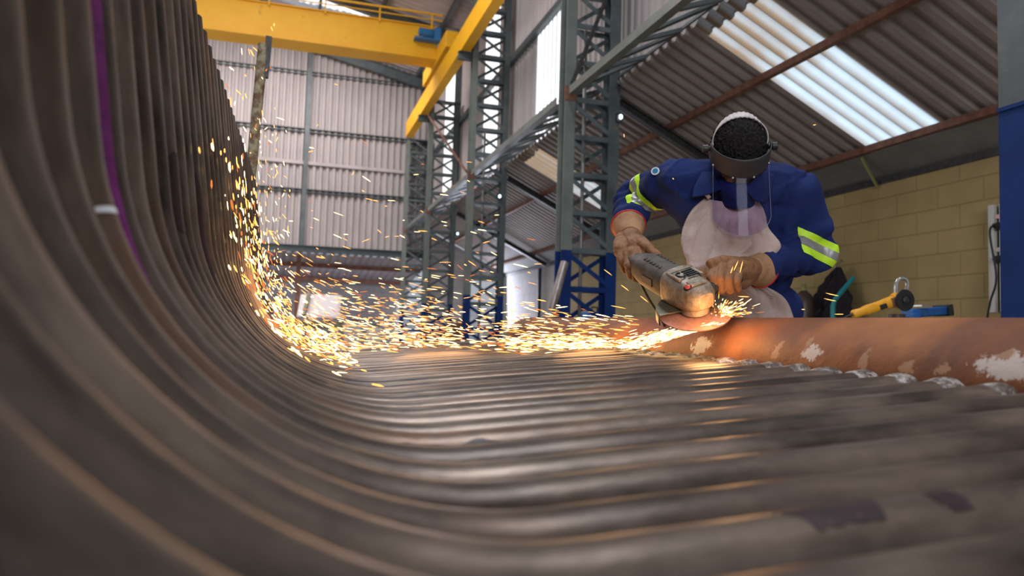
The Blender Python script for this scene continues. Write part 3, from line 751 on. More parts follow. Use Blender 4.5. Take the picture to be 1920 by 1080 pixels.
# hands: joints of the gloved fingers
HAND_R = dict(wrist=RWR, palm=[(W(1182, 447, 2.46), .032), (W(1190, 463, 2.40), .028)], palm2=[(W(1168, 455, 2.46), .028), (W(1166, 470, 2.41), .025)],
    fingers=[[W(1199, 472, 2.365), W(1206, 492, 2.322), W(1204, 517, 2.335)], [W(1187, 474, 2.365), W(1192, 497, 2.325), W(1193, 523, 2.345)],
             [W(1175, 475, 2.385), W(1178, 497, 2.345), W(1182, 518, 2.365)], [W(1163, 472, 2.40), W(1165, 489, 2.37), W(1171, 506, 2.385)]],
    thumb=[W(1199, 452, 2.40), W(1214, 463, 2.345), W(1232, 479, 2.315)])
HAND_L = dict(wrist=LWR, palm=[(W(1396, 505, 2.29), .036), (W(1370, 508, 2.225), .034)], palm2=[(W(1392, 522, 2.29), .030), (W(1366, 524, 2.23), .026)],
    fingers=[[W(1340, 503, 2.19), W(1334, 520, 2.142), W(1337, 541, 2.155)], [W(1355, 502, 2.185), W(1349, 521, 2.138), W(1353, 544, 2.155)],
             [W(1370, 504, 2.19), W(1365, 523, 2.145), W(1369, 545, 2.165)], [W(1385, 509, 2.20), W(1381, 526, 2.16), W(1384, 543, 2.18)]],
    thumb=[W(1382, 494, 2.25), W(1356, 489, 2.215), W(1333, 494, 2.18)])
def hand(mb, Hd, k=1.0, fr=.0118):
    mb.cap(Hd['wrist'], Hd['palm'][0][0], .030*k, Hd['palm'][0][1]*k)
    mb.cap(Hd['wrist'], Hd['palm2'][0][0], .026*k, Hd['palm2'][0][1]*k)
    for key in ('palm', 'palm2'): mb.cap(Hd[key][0][0], Hd[key][1][0], Hd[key][0][1]*k, Hd[key][1][1]*k)
    for i, f in enumerate(Hd['fingers']):
        r = fr*k*(1, 1.02, .98, .9)[i]; base = Hd['palm'][1][0].lerp(Hd['palm2'][1][0], min(1, i/3))
        mb.chain([base]+f, [r*1.25, r*1.08, r, r*.88])
    r = fr*1.15*k; mb.chain([Hd['palm'][0][0]]+Hd['thumb'], [r*1.5, r*1.3, r*1.05, r*.92])
body = MB()
body.ell(HC+HM @ Vector((0, -.012, .012)), (.072, .090, .092), HM)          # skull
body.ell(hd_(0, .030, -.062), (.052, .055, .060), HM)                        # jaw and face
body.cap(hd_(0, .050, -.098), hd_(0, .072, -.100), .022, .016)               # chin
body.cap(hd_(0, .076, -.012), hd_(0, .103, -.048), .008, .0135)              # nose
for s in (-1, 1):
    body.cap(hd_(.016*s, .094, -.050), hd_(.011*s, .092, -.049), .008, .007)  # nostrils
    body.cap(hd_(.012*s, .080, .012), hd_(.044*s, .066, .010), .009, .008)    # brow
    body.ell(hd_(.040*s, .060, -.030), (.018, .016, .014), HM)               # cheek
    body.ell(hd_(.030*s, .076, -.006), (.012, .008, .007), HM)               # eyelid
    body.ell(hd_(.077*s, -.006, -.018), (.008, .018, .030), HM)              # ear
body.cap(hd_(-.022, .088, -.072), hd_(.022, .088, -.072), .0065, .0065)      # lips
body.cap(hd_(-.020, .086, -.082), hd_(.020, .086, -.082), .0075, .0075)
body.cap(NECK+CF*.02, hd_(0, -.030, -.05), .056, .054)
body.ell(W(1388, 400, 2.56), (.145, .105, .16)); body.ell(W(1402, 500, 2.64), (.135, .10, .15)); body.ell(W(1418, 600, 2.71), (.145, .105, .13))
body.chain([NECK, RS, RE, RWR], [.06, .055, .040, .028]); body.chain([NECK, LS, LE, LWR], [.06, .055, .040, .028])
hand(body, HAND_R, .78); hand(body, HAND_L, .78)
for hip, knee, ank in legs:
    body.chain([hip, knee, ank], [.085, .055, .038]); body.cap(ank+Vector((0, 0, -.05)), ank-CF*.14+Vector((0, 0, -.06)), .036, .03)
skin = remesh(body, 'body', M['skin'], .0048, 3, person)
# eyes
for s in (-1, 1):
    e = MB(); e.ell(hd_(.030*s, .0795, -.009), (.0095, .006, .005), HM, 12, 8); e.build('eye', mat('eye_white', (.55, .5, .48), .3) if s < 0 else bpy.data.materials['eye_white'], person, smooth=True)
# hair: a rough cap over the skull
hm_ = bmesh.new(); bmesh.ops.create_icosphere(hm_, subdivisions=6, radius=1)
for v in hm_.verts:
    d = v.co.normalized(); r = Vector((d.x*.077, d.y*.096, d.z*.098))
    line = d.z-(.34 if d.y > 0 else .59)*d.y          # hairline: high at the forehead, low at the nape
    k = max(0, min(1, (line+.10)/.12)); n_ = noise.noise(d*22)*.010+noise.noise(d*48)*.007+noise.noise(d*9)*.005
    f = lerp(.86, 1.075, k); v.co = r*f+d*(n_+.004)*k+Vector((0, -.012, .012))
    v.co = HC+HM @ v.co
hme = bpy.data.meshes.new('hair'); hm_.to_mesh(hme); hm_.free(); hme.materials.append(M['hair']); hme.shade_smooth()
ho = bpy.data.objects.new('hair', hme); COL.objects.link(ho); child(ho, person)

# jacket
jk = MB()
jk.ell(W(1388, 402, 2.56), (.178, .132, .165)); jk.ell(W(1402, 500, 2.64), (.168, .125, .16)); jk.ell(W(1416, 580, 2.70), (.175, .130, .12))
jk.cap(W(1300, 345, 2.50), W(1460, 352, 2.50), .082, .086)
jk.chain([NECK+CF*.02+Vector((0, 0, -.02)), RS], [.080, .073]); jk.chain([NECK+CF*.02+Vector((0, 0, -.02)), LS], [.080, .079])
jk.chain([RS, RE, RE.lerp(RWR, .5), RE.lerp(RWR, .80)], [.076, .066, .061, .047])
jk.chain([LS, LS.lerp(LE, .55), LE, LE.lerp(LWR, .5), LE.lerp(LWR, .82)], [.082, .078, .072, .060, .044])
jk.cap(RS, W(1330, 420, 2.54), .07, .09); jk.cap(LS, W(1455, 430, 2.55), .075, .10)
def folds(*arms):
    def f(co, n):
        d = 0
        for p, q, amp, fr in arms:
            a = (q-p); L = a.length; a = a/L; t = (co-p).dot(a); dist = ((co-p)-a*t).length
            if -.05 < t < L+.05 and dist < .12:
                w_ = 1-max(0, dist-.09)/.03
                ph = noise.noise(co*7)*3.2
                x = math.sin(t*fr+ph+(co-p).dot(CR)*10); d += amp*w_*(abs(x)**.6*(1 if x > 0 else -1))*(.55+.6*noise.noise(co*11+Vector((3, 1, 2))))
        d += .0045*noise.noise(co*16)+.010*noise.noise(co*6+Vector((5, 2, 9)))-.0075*(1-min(1, abs(noise.noise(Vector((co.x*7, co.y*7, co.z*4))+Vector((2, 4, 6))))*5))
        return d
    return f
jacket = remesh(jk, 'jacket', M['jacket'], .0062, 5, person, folds((RS, RE, .010, 62), (RE, RWR, .010, 100), (LS, LE, .011, 50), (LE, LWR, .011, 85), (W(1300, 350, 2.45), W(1315, 480, 2.5), .004, 50), (W(1460, 350, 2.45), W(1440, 480, 2.5), .006, 50)))
def band(src, p, q, t0, t1, maxd, off, m, name, parent, lim=None):
    """a strip of the sleeve's own surface between two planes across the arm, lifted off the cloth"""
    bm = bmesh.new(); bm.from_mesh(src.data); mw = PINV['person'].inverted()
    a = (q-p).normalized(); L = (q-p).length
    bmesh.ops.delete(bm, geom=[v for v in bm.verts if not (-.03 < ((v.co-p).dot(a)-t0*L) and (v.co-p).dot(a)-t1*L < .03 and ((v.co-p)-a*(v.co-p).dot(a)).length < maxd)], context='VERTS')
    for t, cl in ((t0, False), (t1, True)):
        g = bm.verts[:]+bm.edges[:]+bm.faces[:]
        bmesh.ops.bisect_plane(bm, geom=g, plane_co=p+a*(t*L), plane_no=a, clear_outer=cl, clear_inner=not cl)
    for co_, no_ in lim or ():
        bmesh.ops.bisect_plane(bm, geom=bm.verts[:]+bm.edges[:]+bm.faces[:], plane_co=co_, plane_no=no_, clear_inner=True)
    for v in bm.verts: v.normal_update()
    nr = {v: v.normal.copy() for v in bm.verts}
    for v in bm.verts: v.co += nr[v]*off
    me = bpy.data.meshes.new(name); bm.to_mesh(me); bm.free(); me.materials.append(m); me.shade_smooth()
    o = bpy.data.objects.new(name, me); COL.objects.link(o); o.parent = parent; o.matrix_parent_inverse = PINV['person'] if parent is person else Matrix.Identity(4)
    return o
BR, BL = D(-.62, -.44, .65).normalized(), D(-.40, -.90, .10).normalized()
for ctr, axd, hw, lm in ((W(1210, 354, 2.65), BR, .027, [(W(1245, 364, 2.6), D(-1, 0, 0)), (W(1214, 396, 2.6), D(.35, 1, 0))]), (W(1531, 468, 2.53), BL, .035, [(W(1489, 460, 2.5), D(1, .1, 0))])):
    p, q = ctr-axd*.5, ctr+axd*.5
    band(jacket, p, q, .5-hw, .5-hw*.36, .20, .0016, M['hi_yellow'], 'lime_stripe', person, lm)
    band(jacket, p, q, .5-hw*.36, .5+hw*.36, .20, .0022, M['silver'], 'silver_stripe', person, lm)
    band(jacket, p, q, .5+hw*.36, .5+hw, .20, .0016, M['hi_yellow'], 'lime_stripe', person, lm)
# elasticated cuffs
for e, wv, r in ((RE, RWR, .050), (LE, LWR, .046)):
    d = (wv-e).normalized(); c = e.lerp(wv, .84); m_ = MB(); n = 44
    m_.tube([c-d*.02, c-d*.008, c+d*.006, c+d*.022], [r*1.03, r*.98, r*.94, r*.86], n)
    o = m_.build('cuff', M['jacket'], person, smooth=50)
# collar flaps
def sheet(grid, name, m, parent, thick=.004, nu=5, nv=5, sub=0, disp=None):
    rows = [catmull([Vector(p) for p in r], nu) for r in grid]
    cols = [catmull([r[j] for r in rows], nv) for j in range(len(rows[0]))]
    vs = []; fs = []; n = len(cols); k = len(cols[0])
    for j in range(n):
        for i in range(k):
            p = cols[j][i]
            if disp: p = p+disp(j/(n-1), i/(k-1), p)
            vs.append(p)
    for j in range(n-1):
        for i in range(k-1): fs.append((j*k+i, (j+1)*k+i, (j+1)*k+i+1, j*k+i+1))
    o = MB().add(vs, fs).build(name, m, parent, smooth=True)
    s = o.modifiers.new('solid', 'SOLIDIFY'); s.thickness = thick; s.offset = 0
    return o
sheet([[W(1337, 318, 2.44), W(1318, 322, 2.43), W(1312, 330, 2.42)], [W(1345, 338, 2.40), W(1315, 345, 2.40), W(1301, 352, 2.40)], [W(1352, 355, 2.375), W(1325, 365, 2.385), W(1298, 370, 2.39)]], 'collar', M['jacket'], person)
sheet([[W(1425, 318, 2.41), W(1440, 322, 2.41), W(1452, 330, 2.41)], [W(1412, 338, 2.375), W(1432, 352, 2.385), W(1446, 358, 2.40)], [W(1395, 352, 2.355), W(1415, 375, 2.36), W(1436, 382, 2.385)]], 'collar', M['jacket'], person)
sheet([[W(1345, 336, 2.40), W(1384, 344, 2.36), W(1422, 340, 2.40)], [W(1350, 360, 2.39), W(1384, 366, 2.345), W(1418, 362, 2.39)], [W(1356, 388, 2.40), W(1384, 392, 2.36), W(1412, 388, 2.40)]], 'collar_front', M['jacket'], person)
m_ = MB(); c = W(1224, 325, 2.517); 
m_.lathe([(.0001, 0), (.014, 0), (.014, .002), (.0001, .002)], c-D(0, 0, 1)*.045, D(-.45, .35, -1), 20); m_.build('sleeve_badge', mat('badge_cloth', (.55, .60, .62), .7), person)
m_ = MB(); m_.lathe([(.0001, 0), (.009, 0), (.009, .001), (.0001, .001)], c-D(0, 0, 1)*.045+D(-.45, .35, -1).normalized()*.002, D(-.45, .35, -1), 16); m_.build('badge_print', mat('badge_print', (.02, .16, .28), .7), person)
# trousers and boots
tr = MB()
tr.ell(hipc, (.175, .135, .12))
for hip, knee, ank in legs: tr.chain([hip, knee, ank+Vector((0, 0, .03))], [.105, .082, .068])
tro = remesh(tr, 'trousers', M['trouser'], .009, 4, person, lambda co, n: .008*noise.noise(co*9)+.004*noise.noise(co*22))
for hip, knee, ank in legs:
    bt = MB(); bt.cap(ank+Vector((0, 0, .05)), ank+Vector((0, 0, -.04)), .052, .052); bt.cap(ank+Vector((0, 0, -.045)), ank-CF*.15+Vector((0, 0, -.055)), .050, .044)
    bo = remesh(bt, 'boot', M['black'], .006, 4, person)
    for v in bo.data.vertices: v.co.z = max(v.co.z, .002)
# apron
def adisp(u, v, p):
    # u down the apron, v across
    f = .015*math.sin(v*15+noise.noise(p*5)*3.5)*min(1, u*3)*(1-.5*u)*min(1, .5+max(0, u-.2)*3)+.014*noise.noise(p*6.0+Vector((1, 7, 3)))+.012*noise.noise(p*12)
    q_ = noise.noise(Vector((v*7+u*5, u*4, 3.3))); f += .016*(1-min(1, abs(q_)*4.5))*min(1, u*4)*(1-.7*u)
    g = .016*max(0, math.sin((u*.9+v*.55)*16+noise.noise(p*4)*2))*math.exp(-((u-.42)/.16)**2)
    return D(0, 0, -1)*(f+g)
G = []
rowsA = [(372, 1322, 1416, 2.425, 2.385), (394, 1298, 1430, 2.425, 2.39), (426, 1281, 1437, 2.41, 2.378), (462, 1276, 1462, 2.405, 2.36), (488, 1284, 1436, 2.40, 2.33),
         (508, 1290, 1412, 2.39, 2.335), (532, 1308, 1428, 2.42, 2.385), (560, 1330, 1470, 2.54, 2.46), (600, 1338, 1486, 2.59, 2.53), (680, 1338, 1500, 2.60, 2.55), (860, 1330, 1506, 2.62, 2.59)]
for y_, xl, xr, ze, zc in rowsA:
    G.append([W(lerp(xl, xr, t_), y_+(6*math.sin(t_*PI) if y_ < 400 else 0), ze-(ze-zc)*math.sin(PI*max(.0, min(1, t_)))**.8) for t_ in (0, .14, .32, .5, .68, .86, 1)])
GT = [[G[i][j] for i in range(len(G))] for j in range(7)]
ap = sheet(G, 'apron', M['leather'], person, .004, 8, 8, disp=lambda v, u, p: adisp(u, v, p))
# neck strap ends of the apron
m_ = MB(); m_.tube([W(1330, 372, 2.40), W(1318, 352, 2.41), W(1322, 330, 2.43)], .007, 8); m_.build('apron_strap', M['leather'], person, smooth=True)
# gloves
def gdisp(co, n): return .0016*noise.noise(co*45)+.0007*noise.noise(co*110)-.0022*(1-min(1, abs(noise.noise(co*16))*6))
for Hd, e in ((HAND_R, RE), (HAND_L, LE)):
    g = MB(); hand(g, Hd, 1.10, .0130)
    d = (Hd['palm'][0][0]-Hd['wrist']).normalized(); w0 = Hd['wrist']
    g.cap(w0-d*.005, w0+d*.04, .038, .034)
    gl = remesh(g, 'glove', M['glove'], .0028, 3, person, gdisp)
    m_ = MB(); m_.lathe([(.036, .036), (.0405, .028), (.0425, .014), (.046, .0), (.050, -.016), (.0535, -.030), (.0560, -.042), (.0500, -.042), (.046, -.02), (.03, .02)], w0, d, 48)
    for v in m_.v:
        q = (v-w0); ax_ = q.dot(d); ra = (q-d*ax_).normalized(); v += ra*(.0022*noise.noise(v*30)+.0012*noise.noise(v*70))
    m_.build('glove_cuff', M['cuff_leather'], person, smooth=50)
    m_ = MB(); x = d.orthogonal().normalized(); y = d.cross(x); n = 36
    m_.tube([w0-d*.042+(x*math.cos(2*PI*k/n)+y*math.sin(2*PI*k/n))*.0550 for k in range(n+1)], .0042, 8, False)
    m_.build('cuff_binding', M['red_trim'], person, smooth=True)

# face shield
def arc_band(z0, z1, r_x, r_y, a0, a1, cy, nseg=40, tilt=0, flare=0, rows=6, ztop=None):
    vs = []; fs = []
    for i in range(rows+1):
        for k in range(nseg+1):
            a = a0+(a1-a0)*k/nseg; t_ = i/rows
            zt = z1 if ztop is None else z1+ztop(a)
            z = z0+(zt-z0)*t_; rr = 1+flare*(1-t_)
            vs.append(hd_(r_x*rr*math.sin(a), cy+r_y*rr*math.cos(a)+tilt*(z-z0), z))
    for i in range(rows):
        for k in range(nseg): fs.append((i*(nseg+1)+k, i*(nseg+1)+k+1, (i+1)*(nseg+1)+k+1, (i+1)*(nseg+1)+k))
    return MB().add(vs, fs)
shield = MB(); so = arc_band(.006, .070, .094, .112, -1.55, 1.55, .012, tilt=-.12, rows=8, ztop=lambda a: -.008+.022*math.cos(a)).build('face_shield', M['band_black'], person, smooth=True)
q = so.modifiers.new('s', 'SOLIDIFY'); q.thickness = .003; q.offset = 1
PINV['face_shield'] = PINV['person']
def vz(a): return 0
vis = arc_band(-.092, .014, .093, .113, -1.25, 1.25, .160, tilt=-1.38, flare=.05, rows=10)
vo = vis.build('visor', M['visor'], so, smooth=True); vo.matrix_parent_inverse = PINV['person']
vo.parent = so; vo.matrix_parent_inverse = Matrix.Identity(4)
# the shield's children share the person's frame
def sub(mbx, name, m, smooth=True, bevel=0):
    o = mbx.build(name, m, so, smooth=smooth, bevel=bevel); o.matrix_parent_inverse = Matrix.Identity(4); return o
pts = [hd_(.093*1.05*math.sin(a), .160+.113*1.05*math.cos(a), -.092) for a in [-1.25+2.5*k/30 for k in range(31)]]
L0, L1 = hd_(.093*math.sin(-1.25), .014+.113*math.cos(1.25), .014), hd_(.093*math.sin(1.25), .014+.113*math.cos(1.25), .014)
m_ = MB(); m_.tube([L0]+pts+[L1], .0008, 6); sub(m_, 'visor_edge', M['silver'])
# rivets
for a in (-1.15, -.35, .35, 1.15):
    m_ = MB(); m_.ell(hd_(.0965*math.sin(a), .012+.1155*math.cos(a), .012), (.0042, .0042, .0042), None, 10, 8); sub(m_, 'rivet', M['chrome'])
# headband loop round the back of the head, pleated
def loop(z_off, r_x, r_y, a0, a1, hgt, tiltz, cy=-.006, n=70):
    vs = []; fs = []
    for i in range(5):
        for k in range(n+1):
            a = a0+(a1-a0)*k/n; t_ = i/4; b = max(0, math.cos(a))
            rr = 1+.012*math.sin(k*1.9)*(1 if n/2-16 < k < n/2+16 else 0)
            yy = cy-r_y*math.cos(a)*rr; z = z_off+tiltz*max(0, -yy)+(t_-.5)*hgt*(1-.85*b)
            vs.append(hd_(r_x*math.sin(a)*rr, yy+(t_-.5)*hgt*b, z))
    for i in range(4):
        for k in range(n): fs.append((i*(n+1)+k, i*(n+1)+k+1, (i+1)*(n+1)+k+1, (i+1)*(n+1)+k))
    return MB().add(vs, fs)
ml = loop(.036, .090, .050, -1.75, 1.75, .030, 1.55); o = sub(ml, 'headband', M['strap'])
q = o.modifiers.new('s', 'SOLIDIFY'); q.thickness = .0035; q.offset = 1
for s in (-1, 1):
    m_ = MB(); m_.lathe([(.008, 0), (.008, .010), (.013, .012), (.013, .026), (.010, .028)], hd_(.090*s, .006, .036), RH*s, 14); sub(m_, 'knob', M['black'], 40)
# safety glasses bridge behind the visor
m_ = MB(); m_.tube([hd_(-.062, .060, -.010), hd_(-.03, .098, -.014), hd_(0, .104, -.012), hd_(.03, .098, -.014), hd_(.062, .060, -.010)], .003, 8); m_.build('safety_glasses', M['chrome'], person, smooth=True)
m_ = MB(); m_.tube([hd_(.085, -.01, -.02), hd_(.097, .0, -.045), hd_(.088, .01, -.058), hd_(.080, .0, -.04)], .0022, 6); m_.build('earplug_cord', M['red_trim'], person, smooth=True)

# ================================================================ THE GRINDER IN HIS HANDS
DC = W(1303, 588, 2.15)
gn = D(-.12, .90, -.43).normalized(); ga = D(.42, -.345, -.84); ga = (ga-gn*ga.dot(gn)).normalized(); gb = D(.904, .28, .337); gb = (gb-gn*gb.dot(gn)-ga*gb.dot(ga)).normalized()
GR = Matrix((gb, ga, gn)).transposed()      # local x = side handle, y = towards the head, z = up the disc axis
gr = thing('angle_grinder', 'large dusty grey angle grinder held in both gloves, its disc cutting the header pipe', 'grinder', DC, R=GR)
BZ = .058
def gbuild(mbx, name, m, smooth=False, bevel=0): return mbx.build(name, m, gr, smooth=smooth, bevel=bevel, local=True)
def rsec(w_, h_, p=3.2, n=28):
    out = []
    for k in range(n):
        a = 2*PI*k/n; c, s = math.cos(a), math.sin(a); q = (abs(c)**p+abs(s)**p)**(-1/p); out.append((c*q*w_, s*q*h_))
    return out
# motor body
prof = [(-.350, .026, .024), (-.342, .032, .030), (-.31, .034, .032), (-.27, .038, .036), (-.235, .045, .044), (-.21, .049, .048), (-.10, .050, .049), (-.085, .050, .049)]
m_ = MB(); pts = [Vector((0, y, BZ)) for y, _, _ in prof]; m_.sweep(pts, lambda i: rsec(prof[i][1], prof[i][2], 2.6), ups=(0, 0, 1)); gbuild(m_, 'motor_body', M['motor_grey'], 35)
m_ = MB()
for i in range(6):
    for s in (-1, 1): m_.box((s*.0145, -.205+i*.0155, BZ+.0448), (.024, .0065, .005))
gbuild(m_, 'vent_slots', M['black'])
m_ = MB(); m_.box((-.050, -.16, BZ), (.003, .05, .022)); gbuild(m_, 'rating_label', M['dark_steel'])
# gear case
prof2 = [(-.088, .053, .052), (-.080, .054, .052), (-.05, .054, .050), (-.02, .052, .046), (.015, .048, .040), (.04, .038, .032), (.052, .024, .022)]
m_ = MB(); pts = [Vector((0, y, BZ+.002)) for y, _, _ in prof2]; m_.sweep(pts, lambda i: rsec(prof2[i][1], prof2[i][2], 3.6), ups=(0, 0, 1))
m_.lathe([(.040, .010), (.040, .03), (.036, .04)], (0, 0, 0), (0, 0, 1), 28); gbuild(m_, 'gear_case', M['gear'], 35, .0)
m_ = MB()                                     # raised ribs and cast lettering block on the case
m_.box((0, -.068, BZ+.052), (.084, .012, .008)); m_.box((.036, -.04, BZ+.050), (.010, .055, .008)); m_.box((-.036, -.04, BZ+.050), (.010, .055, .008)); m_.box((0, .008, BZ+.043), (.05, .03, .006))
gbuild(m_, 'case_ribs', M['gear'], bevel=.002)
m_ = MB()
for i in range(4): m_.box((.012, -.052+i*.011, BZ+.0535), (.034, .0045, .004))
pts = [Vector((-.018+.011*math.cos(a), -.038+.014*math.sin(a), BZ+.054)) for a in [PI*2*k/16*.8+.4 for k in range(17)]]
m_.tube(pts, .0028, 6); gbuild(m_, 'case_slots', M['black'])
m_ = MB(); m_.lathe([(.012, 0), (.012, .005), (.010, .006)], (-.030, .012, BZ+.034), (-.35, .1, 1), 18); gbuild(m_, 'button_recess', M['black'], 40)
m_ = MB(); m_.lathe([(.008, 0), (.008, .010), (.006, .011)], (-.030, .012, BZ+.034), (-.35, .1, 1), 18); gbuild(m_, 'lock_button', M['label_red'], 40)
# disc, flange, guard
DR = .100
m_ = MB(); m_.lathe([(.012, -.0015), (DR, -.0015), (DR, .0015), (.012, .0015)], (0, 0, 0), (0, 0, 1), 72); gbuild(m_, 'cutting_disc', M['disc'], 40)
m_ = MB(); m_.lathe([(.024, .0015), (.024, .006), (.018, .010), (.018, .012)], (0, 0, 0), (0, 0, 1), 28); m_.lathe([(.02, -.006), (.02, -.0015)], (0, 0, 0), (0, 0, 1), 28); gbuild(m_, 'disc_flange', M['dark_steel'], 40)
gm = MB(); ga0, ga1, n = math.radians(-170), math.radians(48), 60; vs = []; fs = []; RG = DR+.008
pg = [(.040, .018), (RG*.75, .020), (RG-.003, .020), (RG, .016), (RG, -.010)]
for k in range(n+1):
    a = ga0+(ga1-ga0)*k/n
    for r, z in pg: vs.append((r*math.cos(a), r*math.sin(a), z))
L_ = len(pg)
for k in range(n):
    for j in range(L_-1): fs.append((k*L_+j, k*L_+j+1, (k+1)*L_+j+1, (k+1)*L_+j))
gm.add(vs, fs); o = gbuild(gm, 'guard', M['guard'], 40); q = o.modifiers.new('s', 'SOLIDIFY'); q.thickness = .0025
# side handle
m_ = MB(); hp_ = [(.010, .045), (.012, .052), (.027, .056), (.029, .062), (.024, .067), (.026, .072), (.022, .078), (.024, .084), (.018, .09), (.0185, .13), (.0175, .148), (.021, .158), (.018, .166), (.004, .168)]
m_.lathe(hp_, (0, -.015, BZ), (1, 0, 0), 26); gbuild(m_, 'side_handle', M['black'], 45)
# cord
p0 = GR.transposed() @ (W(1187, 498, 2.44)-DC)
cpts = [Vector((0, -.350, BZ))]+[GR.transposed() @ (W(a, b, c)-DC) for a, b, c in ((1183, 492, 2.46), (1196, 520, 2.40), (1216, 560, 2.42), (1236, 592, 2.46), (1248, 618, 2.50), (1258, 680, 2.52), (1262, 760, 2.54))]
m_ = MB(); m_.tube(catmull(cpts, 6), .0045, 8); gbuild(m_, 'power_cord', M['black'], True)

# ================================================================ THINGS BEYOND THE WORKER
# bench vice on a stand, with a yellow grinder lying on it
vx = W(1712, 596, 4.4)
t = thing('vice_stand', 'round brown pillar stand carrying the blue bench vice', 'stand', (vx.x, vx.y, 0))
a = W(1681, 604, 4.35)
m_ = MB(); m_.lathe([(.045, 0), (.045, a.z-.0), (.047, a.z+.045)], (a.x, a.y, 0), (0, 0, 1), 28); m_.build('pillar', M['cyl'], t, smooth=40)
m_ = MB(); m_.lathe([(.16, 0), (.16, .015)], (a.x, a.y, 0), (0, 0, 1), 28); m_.build('foot_plate', M['dark_steel'], t)
p = W(1730, 609, 4.45); m_ = MB(); m_.bar(W(1665, 609.5, 4.4), W(1786, 609, 4.5), .20, .016); m_.build('bench_plate', M['dark_steel'], t)
v = thing('bench_vice', 'blue bench vice beside the yellow grinder, in front of the olive block wall', 'vice', W(1735, 606, 4.45))
m_ = MB(); m_.bar(W(1701, 588, 4.42), W(1765, 583, 4.5), .09, .048); m_.bar(W(1702, 596, 4.42), W(1716, 595, 4.43), .10, .05); m_.build('vice_body', M['vise_blue'], v, bevel=.006)
m_ = MB(); m_.bar(W(1764, 582.5, 4.5), W(1773, 581.5, 4.51), .12, .066); m_.build('rear_jaw', M['dark_steel'], v, bevel=.004)
m_ = MB(); m_.bar(W(1716, 573.5, 4.42), W(1730, 572.5, 4.44), .09, .010); m_.build('jaw_plate', M['chrome'], v)
m_ = MB(); m_.lathe([(.011, 0), (.011, .25)], W(1710, 602, 4.40), W(1770, 600, 4.5)-W(1710, 602, 4.40), 14); m_.build('screw', M['dark_steel'], v, smooth=40)
m_ = MB(); m_.tube([W(1735, 600, 4.36), W(1752, 603, 4.34), W(1771, 606, 4.33)], .008, 8); m_.build('handle', M['dark_steel'], v, smooth=True)
g2 = thing('yellow_grinder', 'yellow angle grinder hooked on the vice, its black disc facing out', 'grinder', W(1690, 590, 4.2))
A = W(1598, 590, 4.16); B = W(1676, 565, 4.2); dd = (B-A).normalized()
m_ = MB(); m_.sweep([A, A+dd*.012, A.lerp(B, .22), A.lerp(B, .32), A.lerp(B, .65), A.lerp(B, .82), B], lambda i: rsec(*[(.018, .016), (.024, .024), (.022, .021), (.026, .027), (.025, .027), (.028, .031), (.029, .033)][i], 2.8, 20)); m_.build('motor_body', M['grind_yellow'], g2, smooth=40)
m_ = MB(); m_.sweep([B-dd*.005, B+dd*.018, B+dd*.04], lambda i: rsec(*[(.030, .038), (.032, .046), (.026, .036)][i], 3.2, 20)); m_.build('gear_case', M['grind_yellow'], g2, smooth=40)
m_ = MB(); c = A.lerp(B, .70)+D(0, .0, -.026); m_.bar(c-dd*.022+D(0, -.006, 0), c+dd*.020+D(0, -.006, 0), .008, .028); m_.build('switch_plate', M['black'], g2, bevel=.003)
m_ = MB(); m_.bar(A.lerp(B, .90)+D(0, .0, -.025), B+D(0, -.0, -.030), .012, .05); m_.build('dark_collar', M['brown_steel'], g2, bevel=.003)
dc = W(1697, 563, 4.16)
m_ = MB(); m_.lathe([(.058, -.004), (.060, 0), (.058, .004), (.03, .006), (.03, .003)], dc, D(.25, .05, -1), 40); m_.build('disc', M['black'], g2, smooth=40)
m_ = MB(); m_.lathe([(.020, .0), (.020, .008), (.010, .012), (.010, .016)], dc+D(.25, .05, -1).normalized()*.003, D(.25, .05, -1), 20); m_.build('disc_nut', M['dark_steel'], g2, smooth=40)
m_ = MB(); m_.tube(catmull([A, A+D(-.03, -.012, 0), A+D(-.06, -.03, -.01), A+D(-.09, -.05, 0), A+D(-.11, -.10, .01)], 5), .007, 8); m_.build('cord', M['black'], g2, smooth=True)
# clamp loop
cl = thing('clamp_loop', 'bright steel shackle loop standing up behind the yellow grinder disc', 'clamp', W(1690, 560, 4.26))
pts = [W(x, y, 4.26) for x, y in ((1681, 575), (1680, 552), (1680, 533), (1685, 524), (1692, 521.5), (1699, 525), (1701, 535), (1698, 545), (1693, 552))]
m_ = MB(); m_.sweep(catmull(pts, 5), rsec(.009, .011, 3, 12), ups=D(0, 0, 1)); m_.build('loop', M['chrome'], cl, smooth=40)

# gas cylinder
def at_y(px, py, y):
    v = W(px, py, 1)-CAM; return CAM+v*(y/v.y)
c = at_y(1507, 605, 7.5)
t = thing('gas_cylinder', 'tall brown gas cylinder standing behind the worker near the block wall', 'gas cylinder', (c.x, c.y, 0))
rr = .115; m_ = MB(); m_.lathe([(rr*.96, 0), (rr, .02), (rr, 1.32), (rr*.94, 1.40), (rr*.7, 1.46), (rr*.36, 1.49), (rr*.30, 1.50)], (c.x, c.y, 0), (0, 0, 1), 32); m_.build('shell', M['cyl'], t, smooth=40)
m_ = MB(); m_.lathe([(.028, 1.50), (.028, 1.54), (.016, 1.55), (.016, 1.59)], (c.x, c.y, 0), (0, 0, 1), 16); m_.box((c.x, c.y, 1.565), (.07, .02, .02)); m_.build('valve', M['olive_yellow'], t, smooth=40)
